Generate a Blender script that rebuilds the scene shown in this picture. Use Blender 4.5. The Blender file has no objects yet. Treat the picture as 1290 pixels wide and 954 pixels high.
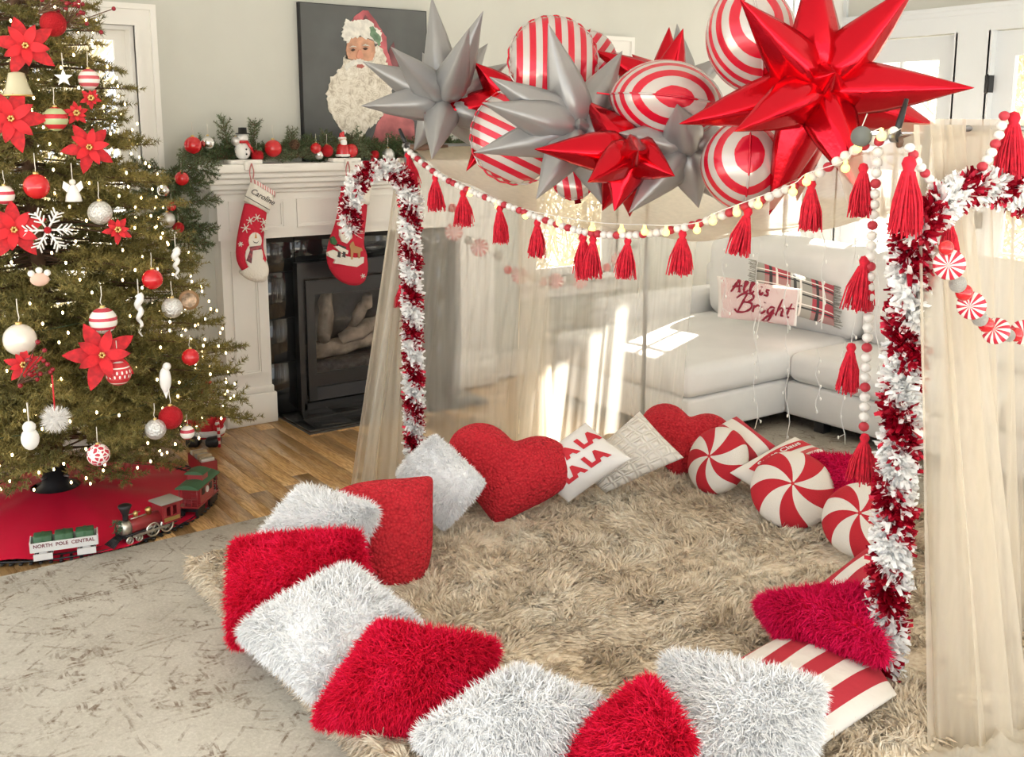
import bpy, bmesh, math, random
import numpy as np
from mathutils import Vector, Matrix, noise as mnoise

random.seed(7)
rng = np.random.default_rng(7)
scene = bpy.context.scene
col = scene.collection
PI = math.pi

# ------------------------------------------------------------------ camera
# room axes: X runs along the fireplace wall, Y towards it, Z up; metres
F, CX, CY, EYE = 1285.0, 645.0, 390.0, 1.6
TH = math.atan(228 / F)
YAW = math.radians(35.5)
FH = np.array([math.sin(YAW), math.cos(YAW), 0.0])
RT = np.array([math.cos(YAW), -math.sin(YAW), 0.0])
FW = FH * math.cos(TH) + np.array([0, 0, -math.sin(TH)])
UP = FH * math.sin(TH) + np.array([0, 0, math.cos(TH)])
EYEP = np.array([0.0, 0.0, EYE])
cam_d = bpy.data.cameras.new('camera')
cam = bpy.data.objects.new('camera', cam_d)
col.objects.link(cam)
m = Matrix.Identity(4)
for i in range(3):
    m[i][0], m[i][1], m[i][2], m[i][3] = RT[i], UP[i], -FW[i], EYEP[i]
cam.matrix_world = m
cam_d.sensor_width = 36.0
cam_d.lens = F / 1290 * 36.0
cam_d.shift_y = -(477 - CY) / 1290
cam_d.clip_start = 0.05
scene.camera = cam

# ------------------------------------------------------------------ light
world = bpy.data.worlds.new('daylight')
scene.world = world
world.use_nodes = True
bg = world.node_tree.nodes['Background']
bg.inputs[0].default_value = (0.93, 0.97, 1.0, 1)
bg.inputs[1].default_value = 1.55
sun_d = bpy.data.lights.new('sun', 'SUN')
sun_d.energy = 25.0
sun_d.angle = math.radians(0.6)
sun_d.color = (1.0, 0.92, 0.80)
sun = bpy.data.objects.new('sun', sun_d)
col.objects.link(sun)
SUN_DIR = Vector((-1.0, -0.42, -0.70)).normalized()
sun.rotation_euler = SUN_DIR.to_track_quat('-Z', 'Y').to_euler()
sun.location = (9, 6.5, 5)

vs = scene.view_settings
vs.view_transform = 'Standard'
vs.look = 'None'
vs.exposure = 0.45
vs.gamma = 1.0
vs.use_curve_mapping = False

# ------------------------------------------------------------------ helpers
def ray(x, y):
    return FW * F + RT * (x - CX) + UP * (CY - y)
def at_z(x, y, z=0.0):
    d = ray(x, y); return EYEP + d * (z - EYE) / d[2]
def at_x(x, y, v):
    d = ray(x, y); return EYEP + d * v / d[0]
def at_y(x, y, v):
    d = ray(x, y); return EYEP + d * v / d[1]
def at_d(x, y, dist):
    return EYEP + ray(x, y) / F * dist
def unit(v):
    v = np.asarray(v, float); return v / (np.linalg.norm(v) + 1e-12)

class MB:
    """collects shapes; build() links them as one mesh object"""
    def __init__(s):
        s.v = []; s.f = []; s.mi = []; s.uv = None; s.smooth = []
    def add(s, verts, faces, mi=0, smooth=False):
        o = len(s.v)
        s.v.extend([tuple(map(float, p)) for p in verts])
        s.f.extend([tuple(i + o for i in f) for f in faces])
        s.mi.extend([mi] * len(faces)); s.smooth.extend([smooth] * len(faces))
        return s
    def box(s, x0, x1, y0, y1, z0, z1, mi=0):
        v = [(x, y, z) for z in (z0, z1) for y in (y0, y1) for x in (x0, x1)]
        f = [(0, 2, 3, 1), (4, 5, 7, 6), (0, 1, 5, 4), (2, 6, 7, 3), (0, 4, 6, 2), (1, 3, 7, 5)]
        return s.add(v, f, mi)
    def rbox(s, x0, x1, y0, y1, z0, z1, r=0.02, seg=2, mi=0, puff=0.0, sub=0):
        bm = bmesh.new(); bmesh.ops.create_cube(bm, size=1)
        for q in bm.verts:
            q.co = Vector(((x0 + x1) / 2 + q.co.x * (x1 - x0), (y0 + y1) / 2 + q.co.y * (y1 - y0), (z0 + z1) / 2 + q.co.z * (z1 - z0)))
        bmesh.ops.bevel(bm, geom=bm.edges[:] + bm.verts[:], offset=r, segments=seg, affect='EDGES', profile=0.5)
        if sub:
            bmesh.ops.subdivide_edges(bm, edges=bm.edges[:], cuts=sub, use_grid_fill=True)
        if puff:
            c = Vector(((x0 + x1) / 2, (y0 + y1) / 2, (z0 + z1) / 2)); h = Vector(((x1 - x0) / 2, (y1 - y0) / 2, (z1 - z0) / 2))
            for q in bm.verts:
                d = q.co - c; n = [max(-1, min(1, d[i] / h[i])) for i in range(3)]
                for i in range(3):
                    j, k = (i + 1) % 3, (i + 2) % 3
                    q.co[i] += puff * n[i] * (1 - n[j] ** 2) * (1 - n[k] ** 2)
        bm.verts.index_update()
        s.add([q.co[:] for q in bm.verts], [[q.index for q in f.verts] for f in bm.faces], mi, True)
        bm.free(); return s
    def tube(s, path, r, sides=8, mi=0, caps=True, closed=False):
        path = [np.asarray(p, float) for p in path]; n = len(path)
        rr = r if hasattr(r, '__len__') else [r] * n
        t0 = unit(path[1] - path[0]); ref = np.array([0, 0, 1.0]) if abs(t0[2]) < .9 else np.array([1.0, 0, 0])
        a = unit(np.cross(t0, ref)); verts = []; faces = []
        for i in range(n):
            if closed: t = unit(path[(i + 1) % n] - path[i - 1])
            else: t = unit(path[min(i + 1, n - 1)] - path[max(i - 1, 0)])
            a = unit(a - t * (a @ t)); b = np.cross(t, a)
            for k in range(sides):
                g = 2 * PI * k / sides
                verts.append(path[i] + (a * math.cos(g) + b * math.sin(g)) * rr[i])
        m_ = n if closed else n - 1
        for i in range(m_):
            for k in range(sides):
                k2 = (k + 1) % sides; j = (i + 1) % n
                faces.append((i * sides + k, i * sides + k2, j * sides + k2, j * sides + k))
        if caps and not closed:
            faces.append(tuple(range(sides))[::-1]); faces.append(tuple((n - 1) * sides + k for k in range(sides)))
        return s.add(verts, faces, mi, True)
    def lathe(s, prof, c=(0, 0, 0), sides=16, mi=0, axis='z', smooth=True):
        verts = []; faces = []; n = len(prof)
        for (r, h) in prof:
            for k in range(sides):
                g = 2 * PI * k / sides; p = (r * math.cos(g), r * math.sin(g), h)
                if axis == 'x': p = (p[2], p[0], p[1])
                if axis == 'y': p = (p[0], p[2], p[1])
                verts.append((c[0] + p[0], c[1] + p[1], c[2] + p[2]))
        for i in range(n - 1):
            for k in range(sides):
                k2 = (k + 1) % sides
                q = (i * sides + k, i * sides + k2, (i + 1) * sides + k2, (i + 1) * sides + k)
                faces.append(q if axis != 'y' else q[::-1])
        if prof[0][0] > 1e-5: faces.append(tuple(range(sides))[::-1])
        if prof[-1][0] > 1e-5: faces.append(tuple((n - 1) * sides + k for k in range(sides)))
        return s.add(verts, faces, mi, smooth)
    def ball(s, c, r, mi=0, seg=16, rings=10):
        rx, ry, rz = r if hasattr(r, '__len__') else (r, r, r)
        verts = []; faces = []
        for i in range(rings + 1):
            t = PI * i / rings
            for k in range(seg):
                g = 2 * PI * k / seg
                verts.append((c[0] + rx * math.sin(t) * math.cos(g), c[1] + ry * math.sin(t) * math.sin(g), c[2] - rz * math.cos(t)))
        for i in range(rings):
            for k in range(seg):
                k2 = (k + 1) % seg
                faces.append((i * seg + k, i * seg + k2, (i + 1) * seg + k2, (i + 1) * seg + k))
        return s.add(verts, faces, mi, True)
    def prism(s, outline, y0, y1, mi=0):
        """outline in (x, z), extruded along y"""
        n = len(outline)
        v = [(p[0], y0, p[1]) for p in outline] + [(p[0], y1, p[1]) for p in outline]
        f = [tuple(range(n)), tuple(range(2 * n - 1, n - 1, -1))]
        f += [(i, i + n, (i + 1) % n + n, (i + 1) % n) for i in range(n)]
        return s.add(v, f, mi)
    def strip(s, p, q, w):
        s.add([p - w, p + w, q + w, q - w], [(0, 1, 2, 3)]); return s
    def xform(s, M):
        M = Matrix(M); s.v = [tuple(M @ Vector(p)) for p in s.v]; return s
    def mesh(s, name, mats):
        me = bpy.data.meshes.new(name)
        me.from_pydata(s.v, [], s.f)
        for mm in (mats if isinstance(mats, (list, tuple)) else [mats]): me.materials.append(mm)
        me.polygons.foreach_set('material_index', s.mi)
        me.polygons.foreach_set('use_smooth', s.smooth)
        if s.uv is not None:
            uvl = me.uv_layers.new(name='uv')
            idx = np.zeros(len(me.loops), dtype=np.int32); me.loops.foreach_get('vertex_index', idx)
            uvl.data.foreach_set('uv', np.asarray(s.uv, dtype=np.float32)[idx].ravel())
        me.update(); return me
    def build(s, name, mats, parent=None, loc=None, fix=False):
        me = s.mesh(name, mats)
        if fix:
            bm = bmesh.new(); bm.from_mesh(me); bmesh.ops.recalc_face_normals(bm, faces=bm.faces[:]); bm.to_mesh(me); bm.free()
        return link(name, me, parent, loc)

def link(name, me, parent=None, loc=None):
    o = bpy.data.objects.new(name, me); col.objects.link(o)
    if parent is not None: o.parent = parent
    if loc is not None: o.location = loc
    return o
def tag(o, label, cat, group=None, kind=None):
    o['label'] = label; o['category'] = cat
    if group: o['group'] = group
    if kind: o['kind'] = kind
    return o
def thing(name, label, cat, loc=(0, 0, 0), rz=0.0, group=None):
    o = bpy.data.objects.new(name, None); col.objects.link(o)
    o.location = tuple(map(float, loc)); o.rotation_euler = (0, 0, rz); o.empty_display_size = .05
    return tag(o, label, cat, group)
def struct(name, mb, mat, parent=None):
    o = mb.build(name, mat, parent)
    o['kind'] = 'structure'; return o
def stuff(o):
    o['kind'] = 'stuff'; return o
def rebase(o, loc):
    """move the origin of a world-space mesh to loc"""
    loc = Vector(tuple(map(float, loc))); o.data.transform(Matrix.Translation(-loc)); o.location = loc; return o

def quads_mesh(name, V, quads, tris, mats, smooth=False):
    """fast mesh from arrays: V (n,3), quads (q,4), tris (t,3)"""
    me = bpy.data.meshes.new(name)
    nq = 0 if quads is None else len(quads); nt = 0 if tris is None else len(tris)
    me.vertices.add(len(V)); me.vertices.foreach_set('co', np.asarray(V, np.float32).ravel())
    li = np.concatenate([np.asarray(quads, np.int32).ravel() if nq else np.zeros(0, np.int32), np.asarray(tris, np.int32).ravel() if nt else np.zeros(0, np.int32)])
    me.loops.add(len(li)); me.loops.foreach_set('vertex_index', li)
    me.polygons.add(nq + nt)
    tot = np.concatenate([np.full(nq, 4, np.int32), np.full(nt, 3, np.int32)])
    st = np.concatenate([[0], np.cumsum(tot)[:-1]]).astype(np.int32)
    me.polygons.foreach_set('loop_start', st); me.polygons.foreach_set('loop_total', tot)
    if smooth: me.polygons.foreach_set('use_smooth', np.ones(nq + nt, bool))
    for mm in (mats if isinstance(mats, (list, tuple)) else [mats]): me.materials.append(mm)
    me.update(calc_edges=True); return me

def nrm(a): return a / (np.linalg.norm(a, axis=1, keepdims=True) + 1e-12)
def strands_mesh(name, P, D, L, W, mat, droop=0.3, jitter=0.25):
    """tapered fibres: base P, direction D, length L, half-width W"""
    n = len(P); P = np.asarray(P, float); D = nrm(np.asarray(D, float) + rng.normal(0, jitter, (n, 3)))
    L = (np.full(n, L) if np.isscalar(L) else L) * rng.uniform(.7, 1.15, n)
    side = nrm(np.cross(D, rng.normal(0, 1, (n, 3)))) * (W * rng.uniform(.7, 1.3, n))[:, None]
    mid = P + D * (L * .5)[:, None]
    D2 = nrm(D + rng.normal(0, jitter, (n, 3)) + np.array([0, 0, -droop]))
    tip = mid + D2 * (L * .55)[:, None]
    V = np.stack([P - side, P + side, mid + side * .8, mid - side * .8, tip], 1).reshape(-1, 3)
    b = np.arange(n)[:, None] * 5
    return quads_mesh(name, V, b + np.array([[0, 1, 2, 3]]), b + np.array([[3, 2, 4]]), mat)

# ------------------------------------------------------------------ materials
MATS = {}
def mat(name, c=(.8, .8, .8), rough=.6, metal=0.0, emit=None, estr=0.0, var=0.0, vscale=8.0, bump=0.0, bscale=60.0, trans=0.0, sheen=0.0, coat=0.0, c2=None, spec=None, ior=None):
    if name in MATS: return MATS[name]
    mt = bpy.data.materials.new(name); mt.use_nodes = True; MATS[name] = mt
    nt = mt.node_tree; b = nt.nodes['Principled BSDF']
    b.inputs['Base Color'].default_value = (*c, 1); b.inputs['Roughness'].default_value = rough; b.inputs['Metallic'].default_value = metal
    if spec is not None: b.inputs['Specular IOR Level'].default_value = spec
    if ior: b.inputs['IOR'].default_value = ior
    if trans: b.inputs['Transmission Weight'].default_value = trans
    if coat: b.inputs['Coat Weight'].default_value = coat; b.inputs['Coat Roughness'].default_value = .06
    if sheen: b.inputs['Sheen Weight'].default_value = sheen; b.inputs['Sheen Roughness'].default_value = .5
    if emit: b.inputs['Emission Color'].default_value = (*emit, 1); b.inputs['Emission Strength'].default_value = estr
    if var or bump or c2: tc = nt.nodes.new('ShaderNodeTexCoord')
    if var or c2:
        nz = nt.nodes.new('ShaderNodeTexNoise'); nz.inputs['Scale'].default_value = vscale; nz.inputs['Detail'].default_value = 4
        nt.links.new(tc.outputs['Object'], nz.inputs['Vector'])
        rp = nt.nodes.new('ShaderNodeValToRGB')
        ca = tuple(max(0, x * (1 - var)) for x in c); cb = c2 or tuple(min(1, x * (1 + var)) for x in c)
        rp.color_ramp.elements[0].position = .35; rp.color_ramp.elements[1].position = .65
        rp.color_ramp.elements[0].color = (*ca, 1); rp.color_ramp.elements[1].color = (*cb, 1)
        nt.links.new(nz.outputs['Fac'], rp.inputs['Fac']); nt.links.new(rp.outputs['Color'], b.inputs['Base Color'])
    if bump:
        n2 = nt.nodes.new('ShaderNodeTexNoise'); n2.inputs['Scale'].default_value = bscale; n2.inputs['Detail'].default_value = 3
        nt.links.new(tc.outputs['Object'], n2.inputs['Vector'])
        bp = nt.nodes.new('ShaderNodeBump'); bp.inputs['Strength'].default_value = bump; bp.inputs['Distance'].default_value = .01
        nt.links.new(n2.outputs['Fac'], bp.inputs['Height']); nt.links.new(bp.outputs['Normal'], b.inputs['Normal'])
    return mt

class NG:
    """small node helper on a material"""
    def __init__(s, name, rough=.6):
        s.mt = bpy.data.materials.new(name); s.mt.use_nodes = True; MATS[name] = s.mt
        s.nt = s.mt.node_tree; s.b = s.nt.nodes['Principled BSDF']; s.b.inputs['Roughness'].default_value = rough
    def n(s, t, **kw):
        nd = s.nt.nodes.new(t)
        for k, v in kw.items():
            if k in nd.inputs: nd.inputs[k].default_value = v
            else: setattr(nd, k, v)
        return nd
    def l(s, a, b): s.nt.links.new(a, b)
    def math(s, op, a, b=None, c=None, clamp=False):
        nd = s.nt.nodes.new('ShaderNodeMath'); nd.operation = op; nd.use_clamp = clamp
        for i, q in enumerate((a, b, c)):
            if q is None: continue
            if isinstance(q, (int, float)): nd.inputs[i].default_value = q
            else: s.l(q, nd.inputs[i])
        return nd.outputs[0]
    def mix(s, fac, a, b):
        nd = s.nt.nodes.new('ShaderNodeMix'); nd.data_type = 'RGBA'
        for sock, q in ((nd.inputs[0], fac), (nd.inputs[6], a), (nd.inputs[7], b)):
            if isinstance(q, (int, float)): sock.default_value = q
            elif isinstance(q, tuple): sock.default_value = (*q, 1) if len(q) == 3 else q
            else: s.l(q, sock)
        return nd.outputs[2]
    def ramp(s, fac, stops, interp='LINEAR'):
        nd = s.nt.nodes.new('ShaderNodeValToRGB'); cr = nd.color_ramp; cr.interpolation = interp
        while len(cr.elements) < len(stops): cr.elements.new(.5)
        for e, (p, c) in zip(cr.elements, stops): e.position = p; e.color = (*c, 1)
        s.l(fac, nd.inputs[0]); return nd.outputs[0]
    def coords(s, kind='Object'):
        nd = s.nt.nodes.new('ShaderNodeTexCoord'); return nd.outputs[kind]
    def sep(s, v):
        nd = s.nt.nodes.new('ShaderNodeSeparateXYZ'); s.l(v, nd.inputs[0]); return nd.outputs
    def noise(s, v, scale, detail=4, rough=.5):
        nd = s.n('ShaderNodeTexNoise', Scale=scale, Detail=detail, Roughness=rough); s.l(v, nd.inputs['Vector']); return nd.outputs['Fac']
    def mapping(s, v, scale=(1, 1, 1), rot=(0, 0, 0)):
        nd = s.n('ShaderNodeMapping'); nd.inputs['Scale'].default_value = scale; nd.inputs['Rotation'].default_value = rot; s.l(v, nd.inputs['Vector']); return nd.outputs[0]
    def color(s, c): s.l(c, s.b.inputs['Base Color'])
    def bump(s, h, strength=.3, dist=.01):
        bp = s.n('ShaderNodeBump', Strength=strength, Distance=dist); s.l(h, bp.inputs['Height']); s.l(bp.outputs[0], s.b.inputs['Normal'])

WHITE = mat('white_paint', (.86, .84, .80), .45)
DOOR_BACKLIT = mat('white_paint_backlit', (.72, .75, .78), .4)  # white-painted doors and trim; cool backlit shade is put into the colour
WALL = mat('grey_wall_paint', (.62, .62, .57), .85, var=.02, vscale=3)
CEILC = mat('outer_render', (.8, .8, .78), .9)
BLACK = mat('black_metal', (.02, .02, .022), .4)
RED = mat('red_plain', (.62, .02, .03), .5)
REDGLOSS = mat('red_gloss', (.62, .012, .02), .12, coat=.6)
REDGLIT = mat('red_glitter', (.55, .01, .02), .35, metal=.5, bump=.8, bscale=300)
WHITEGLOSS = mat('white_gloss', (.88, .87, .85), .2)
PEARL = mat('pearl', (.85, .80, .72), .25, metal=.2)
SILVER = mat('silver', (.75, .75, .75), .18, metal=1.0)
SILVERM = mat('silver_matte', (.7, .7, .7), .4, metal=.8)
GOLD = mat('gold', (.75, .55, .22), .28, metal=1.0)
GREENP = mat('green_paint', (.04, .12, .05), .5)
BROWN = mat('bark_brown', (.13, .07, .04), .9, var=.3, vscale=20, bump=.5, bscale=40)
CORD = mat('cord', (.75, .70, .62), .8)
WIRE = mat('wire_white', (.8, .8, .78), .5)
BLACKP = mat('black_plastic', (.015, .015, .017), .35)
METAL = mat('pole_metal', (.28, .28, .28), .35, metal=.8)
GLOW = mat('fairy_bulb', (1, .85, .5), .4, emit=(1.0, .70, .30), estr=14.0)
GLOBE = mat('globe_bulb', (1, .85, .3), .4, emit=(1.0, .80, .22), estr=1.1)
def glass_mat():
    g = NG('window_glass', .02); nt = g.nt
    tr = g.n('ShaderNodeBsdfTransparent'); gl = g.n('ShaderNodeBsdfGlossy', Roughness=.02)
    fr = g.n('ShaderNodeFresnel', IOR=1.3); mx = g.n('ShaderNodeMixShader')
    g.l(fr.outputs[0], mx.inputs[0]); g.l(tr.outputs[0], mx.inputs[1]); g.l(gl.outputs[0], mx.inputs[2])
    g.l(mx.outputs[0], nt.nodes['Material Output'].inputs[0]); return g.mt
GLASS = glass_mat()
def sheer_mat(name, c, opac, stripes=True):
    g = NG(name, .9); nt = g.nt
    tr = g.n('ShaderNodeBsdfTransparent'); df = g.n('ShaderNodeBsdfDiffuse'); tl = g.n('ShaderNodeBsdfTranslucent')
    df.inputs[0].default_value = (*c, 1); tl.inputs[0].default_value = (*c, 1)
    m1 = g.n('ShaderNodeMixShader'); m1.inputs[0].default_value = .5
    g.l(df.outputs[0], m1.inputs[1]); g.l(tl.outputs[0], m1.inputs[2])
    # slubby weave: the cover varies a little along the cloth
    op = g.math('ADD', g.math('MULTIPLY', g.noise(g.mapping(g.coords('Object'), (40, 40, 1.5)), 1.0, 3), .16), opac, clamp=True)
    m2 = g.n('ShaderNodeMixShader'); g.l(op, m2.inputs[0]); g.l(tr.outputs[0], m2.inputs[1]); g.l(m1.outputs[0], m2.inputs[2])
    g.l(m2.outputs[0], nt.nodes['Material Output'].inputs[0]); return g.mt
SHEER = sheer_mat('sheer_voile', (.99, .955, .87), .23)
SHEERD = sheer_mat('sheer_voile_gathered', (.84, .77, .65), .50)
CANOPYM = sheer_mat('canopy_voile', (.88, .79, .62), .50)
DRAPEW = sheer_mat('white_drape', (.92, .92, .90), .6)
TULLE = sheer_mat('pink_tulle', (.9, .5, .45), .12)
# ------------------------------------------------------------------ structure
def wood_mat():
    g = NG('oak_plank', .28); v = g.coords('Object')
    oi = g.n('ShaderNodeObjectInfo')
    add = g.n('ShaderNodeVectorMath'); add.operation = 'ADD'; g.l(v, add.inputs[0])
    sc = g.n('ShaderNodeCombineXYZ'); g.l(g.math('MULTIPLY', oi.outputs['Random'], 37.0), sc.inputs[0]); g.l(g.math('MULTIPLY', oi.outputs['Random'], 11.0), sc.inputs[1]); g.l(sc.outputs[0], add.inputs[1])
    mv = g.mapping(add.outputs[0], (14, 1.3, 6)); n1 = g.noise(mv, 2.2, 6, .6)
    rings = g.math('SINE', g.math('MULTIPLY', n1, 46.0))
    f = g.math('ADD', g.math('MULTIPLY', rings, .22), n1)
    base = g.ramp(f, [(.2, (.36, .19, .065)), (.5, (.58, .35, .14)), (.8, (.70, .46, .22))])
    tint = g.math('ADD', g.math('MULTIPLY', oi.outputs['Random'], .35), .80)
    mul = g.n('ShaderNodeMix'); mul.data_type = 'RGBA'; mul.blend_type = 'MULTIPLY'; mul.inputs[0].default_value = 1
    cc = g.n('ShaderNodeCombineColor'); [g.l(tint, cc.inputs[i]) for i in range(3)]
    g.l(base, mul.inputs[6]); g.l(cc.outputs[0], mul.inputs[7]); g.color(mul.outputs[2]); g.bump(rings, .06, .003)
    g.b.inputs['Coat Weight'].default_value = .35; g.b.inputs['Coat Roughness'].default_value = .12
    return g.mt
WOOD = wood_mat()
floor = struct('floor', MB().box(-1.6, 5.95, -1.6, 5.36, -.06, -.012), WOOD)
pw = .083
x = -0.35; k = 0
while x < 3.0:
    y = 2.9 + random.uniform(-.5, .0)
    while y < 5.33:
        ln = random.uniform(.7, 1.5); y1 = min(y + ln, 5.33)
        if y1 > 3.6:
            me = MB().rbox(-pw / 2 + .0006, pw / 2 - .0006, 0, y1 - y - .0012, -.012, 0, .0012, 1).mesh('plank', WOOD)
            o = link('plank', me, floor, (x + pw / 2, y, 0))
        y = y1
    x += pw
# area rug
def rug_mat():
    g = NG('distressed_rug', .95); v = g.coords('Object')
    n1 = g.noise(v, 3.0, 6, .65); n2 = g.noise(v, 14.0, 5, .7); n3 = g.noise(v, 90.0, 3, .6)
    base = g.ramp(n1, [(.3, (.36, .32, .26)), (.5, (.50, .46, .385)), (.7, (.62, .58, .50))])
    base = g.mix(g.math('MULTIPLY', n3, .5), base, g.ramp(n3, [(.3, (.30, .27, .22)), (.7, (.72, .68, .60))]))
    # faded woven motifs: nested diamonds and squares, worn away by noise
    nzc = g.n('ShaderNodeTexNoise', Scale=9.0, Detail=3.0); g.l(v, nzc.inputs['Vector'])
    sc = g.n('ShaderNodeVectorMath'); sc.operation = 'SCALE'; sc.inputs['Scale'].default_value = .045; g.l(nzc.outputs['Color'], sc.inputs[0])
    dist = g.n('ShaderNodeVectorMath'); dist.operation = 'ADD'; g.l(v, dist.inputs[0]); g.l(sc.outputs[0], dist.inputs[1])
    def cells(size, off):
        q = g.sep(dist.outputs[0]); fx = g.math('ABSOLUTE', g.math('SUBTRACT', g.math('FRACT', g.math('ADD', g.math('DIVIDE', q[0], size), off)), .5)); fy = g.math('ABSOLUTE', g.math('SUBTRACT', g.math('FRACT', g.math('ADD', g.math('DIVIDE', q[1], size), off * .6)), .5)); return fx, fy
    def ring(d, r, w): return g.math('LESS_THAN', g.math('ABSOLUTE', g.math('SUBTRACT', d, r)), w)
    fx, fy = cells(.46, .13); dia = g.math('ADD', fx, fy); sq = g.math('MAXIMUM', fx, fy)
    gx, gy = cells(.115, .4); dia2 = g.math('ADD', gx, gy); sq2 = g.math('MAXIMUM', gx, gy)
    hx, hy = cells(.23, .27); dia3 = g.math('ADD', hx, hy)
    line = g.math('MAXIMUM', g.math('MAXIMUM', ring(dia, .46, .012), ring(sq, .47, .012)), g.math('MAXIMUM', ring(dia3, .30, .03), ring(dia, .20, .014)))
    motif = g.math('MAXIMUM', ring(dia2, .30, .10), ring(sq2, .42, .05))
    wear = g.ramp(n2, [(.46, (0, 0, 0)), (.58, (1, 1, 1))])
    area = g.ramp(g.noise(v, 4.3, 3), [(.48, (0, 0, 0)), (.56, (1, 1, 1))])
    m_ = g.math('ADD', g.math('MULTIPLY', line, .6), g.math('MULTIPLY', g.math('MULTIPLY', motif, area), .8), clamp=True)
    dash = g.ramp(g.noise(g.mapping(v, (110, 22, 1)), 1.0, 2), [(.4, (0, 0, 0)), (.55, (1, 1, 1))])
    f = g.math('MULTIPLY', g.math('MULTIPLY', m_, wear), g.math('ADD', g.math('MULTIPLY', dash, .6), .4))
    g.color(g.mix(f, base, (.17, .115, .075))); g.bump(n3, .5, .004)
    return g.mt
RUG = rug_mat()
o = MB().rbox(-2.6, 2.75, -2.6, 2.6, 0, .012, .005, 1).build('area_rug', RUG, None, (2.1, 1.28, 0))
tag(o, 'large worn grey beige patterned area rug under the tent', 'rug')

YW, XR, HW = 5.33, 5.9, 3.0
def wall_holes(axis, const, thick, a0, a1, z0, z1, holes):
    mb = MB(); xs = sorted({a0, a1, *[h[0] for h in holes], *[h[1] for h in holes]}); zs = sorted({z0, z1, *[h[2] for h in holes], *[h[3] for h in holes]})
    for i in range(len(xs) - 1):
        for j in range(len(zs) - 1):
            cx, cz = (xs[i] + xs[i + 1]) / 2, (zs[j] + zs[j + 1]) / 2
            if any(h[0] < cx < h[1] and h[2] < cz < h[3] for h in holes): continue
            if axis == 'y': mb.box(xs[i], xs[i + 1], const, const + thick, zs[j], zs[j + 1])
            else: mb.box(const, const + thick, xs[i], xs[i + 1], zs[j], zs[j + 1])
    return mb
W1 = (.56, 1.50, .62, 2.10); W2 = (3.96, 4.69, .62, 2.10)
FB = (2.30, 3.14, .06, .84)
struct('wall_back', wall_holes('y', YW, .16, -1.6, XR + .16, -.06, HW, [W1, W2, FB]), WALL)
D1 = (3.62, 4.42, 0.02, 2.17); D2 = (2.58, 3.40, 0.02, 2.17); W3 = (4.62, 5.20, .62, 2.78)
struct('wall_right', wall_holes('x', XR, .16, -1.6, YW, -.06, HW, [D1, D2, W3]), WALL)
struct('ceiling', MB().box(-1.6, XR + .16, -1.6, YW + .16, HW, HW + .12), mat('ceiling_paint', (.85, .85, .83), .9))
bb = MB()
for a, b in ((-1.6, 1.83), (3.61, XR)):
    bb.box(a, b, YW - .018, YW, 0, .13); bb.box(a, b, YW - .012, YW, .13, .155)
struct('baseboard_back', bb, WHITE)
bb = MB()
for a, b in ((-1.6, 2.46), (4.52, YW - .02)):
    bb.box(XR - .018, XR, a, b, 0, .13); bb.box(XR - .012, XR, a, b, .13, .155)
struct('baseboard_right', bb, WHITE)

def window_y(n, w):
    x0, x1, z0, z1 = w; t = bpy.data.objects.new('window_%d' % n, None); col.objects.link(t); t['kind'] = 'structure'; t.location = ((x0 + x1) / 2, YW, z0)
    def P(name, mb, m_): return rebase_child(mb.build(name, m_, t), t)
    c = MB()                                                        # stepped casing
    for a, b, p in ((0, .10, .018), (.0, .022, .030), (.078, .105, .036)):
        for sgn, e in ((-1, x0), (1, x1)):
            xa, xb = sorted((e + sgn * a, e + sgn * b)); c.box(xa, xb, YW - p, YW, z0 - .02, z1 + b)
        c.box(x0 - a, x1 + a, YW - p, YW, z1 + a, z1 + b)
    P('casing', c, WHITE)
    P('window_sill', MB().rbox(x0 - .13, x1 + .13, YW - .07, YW + .06, z0 - .035, z0, .008, 2).box(x0 - .10, x1 + .10, YW - .02, YW, z0 - .13, z0 - .035), WHITE)
    j = MB().box(x0, x0 + .02, YW, YW + .14, z0, z1).box(x1 - .02, x1, YW, YW + .14, z0, z1).box(x0 + .02, x1 - .02, YW, YW + .14, z1 - .02, z1)
    P('jamb', j, WHITE)
    zm = (z0 + z1) / 2
    for (a, b, yy) in ((z0, zm + .02, YW + .05), (zm - .02, z1 - .02, YW + .085)):
        s = MB(); s.box(x0 + .02, x0 + .075, yy, yy + .03, a, b).box(x1 - .075, x1 - .02, yy, yy + .03, a, b)
        s.box(x0 + .075, x1 - .075, yy, yy + .03, a, a + .055).box(x0 + .075, x1 - .075, yy, yy + .03, b - .045, b)
        so = P('sash', s, WHITE)
        g = MB().box(x0 + .07, x1 - .07, yy + .012, yy + .018, a + .05, b - .04).build('pane', GLASS, so); g.data.transform(Matrix.Translation(-Vector(t.location)))
    return t
def rebase_child(o, t):
    o.data.transform(Matrix.Translation(-Vector(t.location))); return o
window_y(1, W1); window_y(2, W2)

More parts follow.
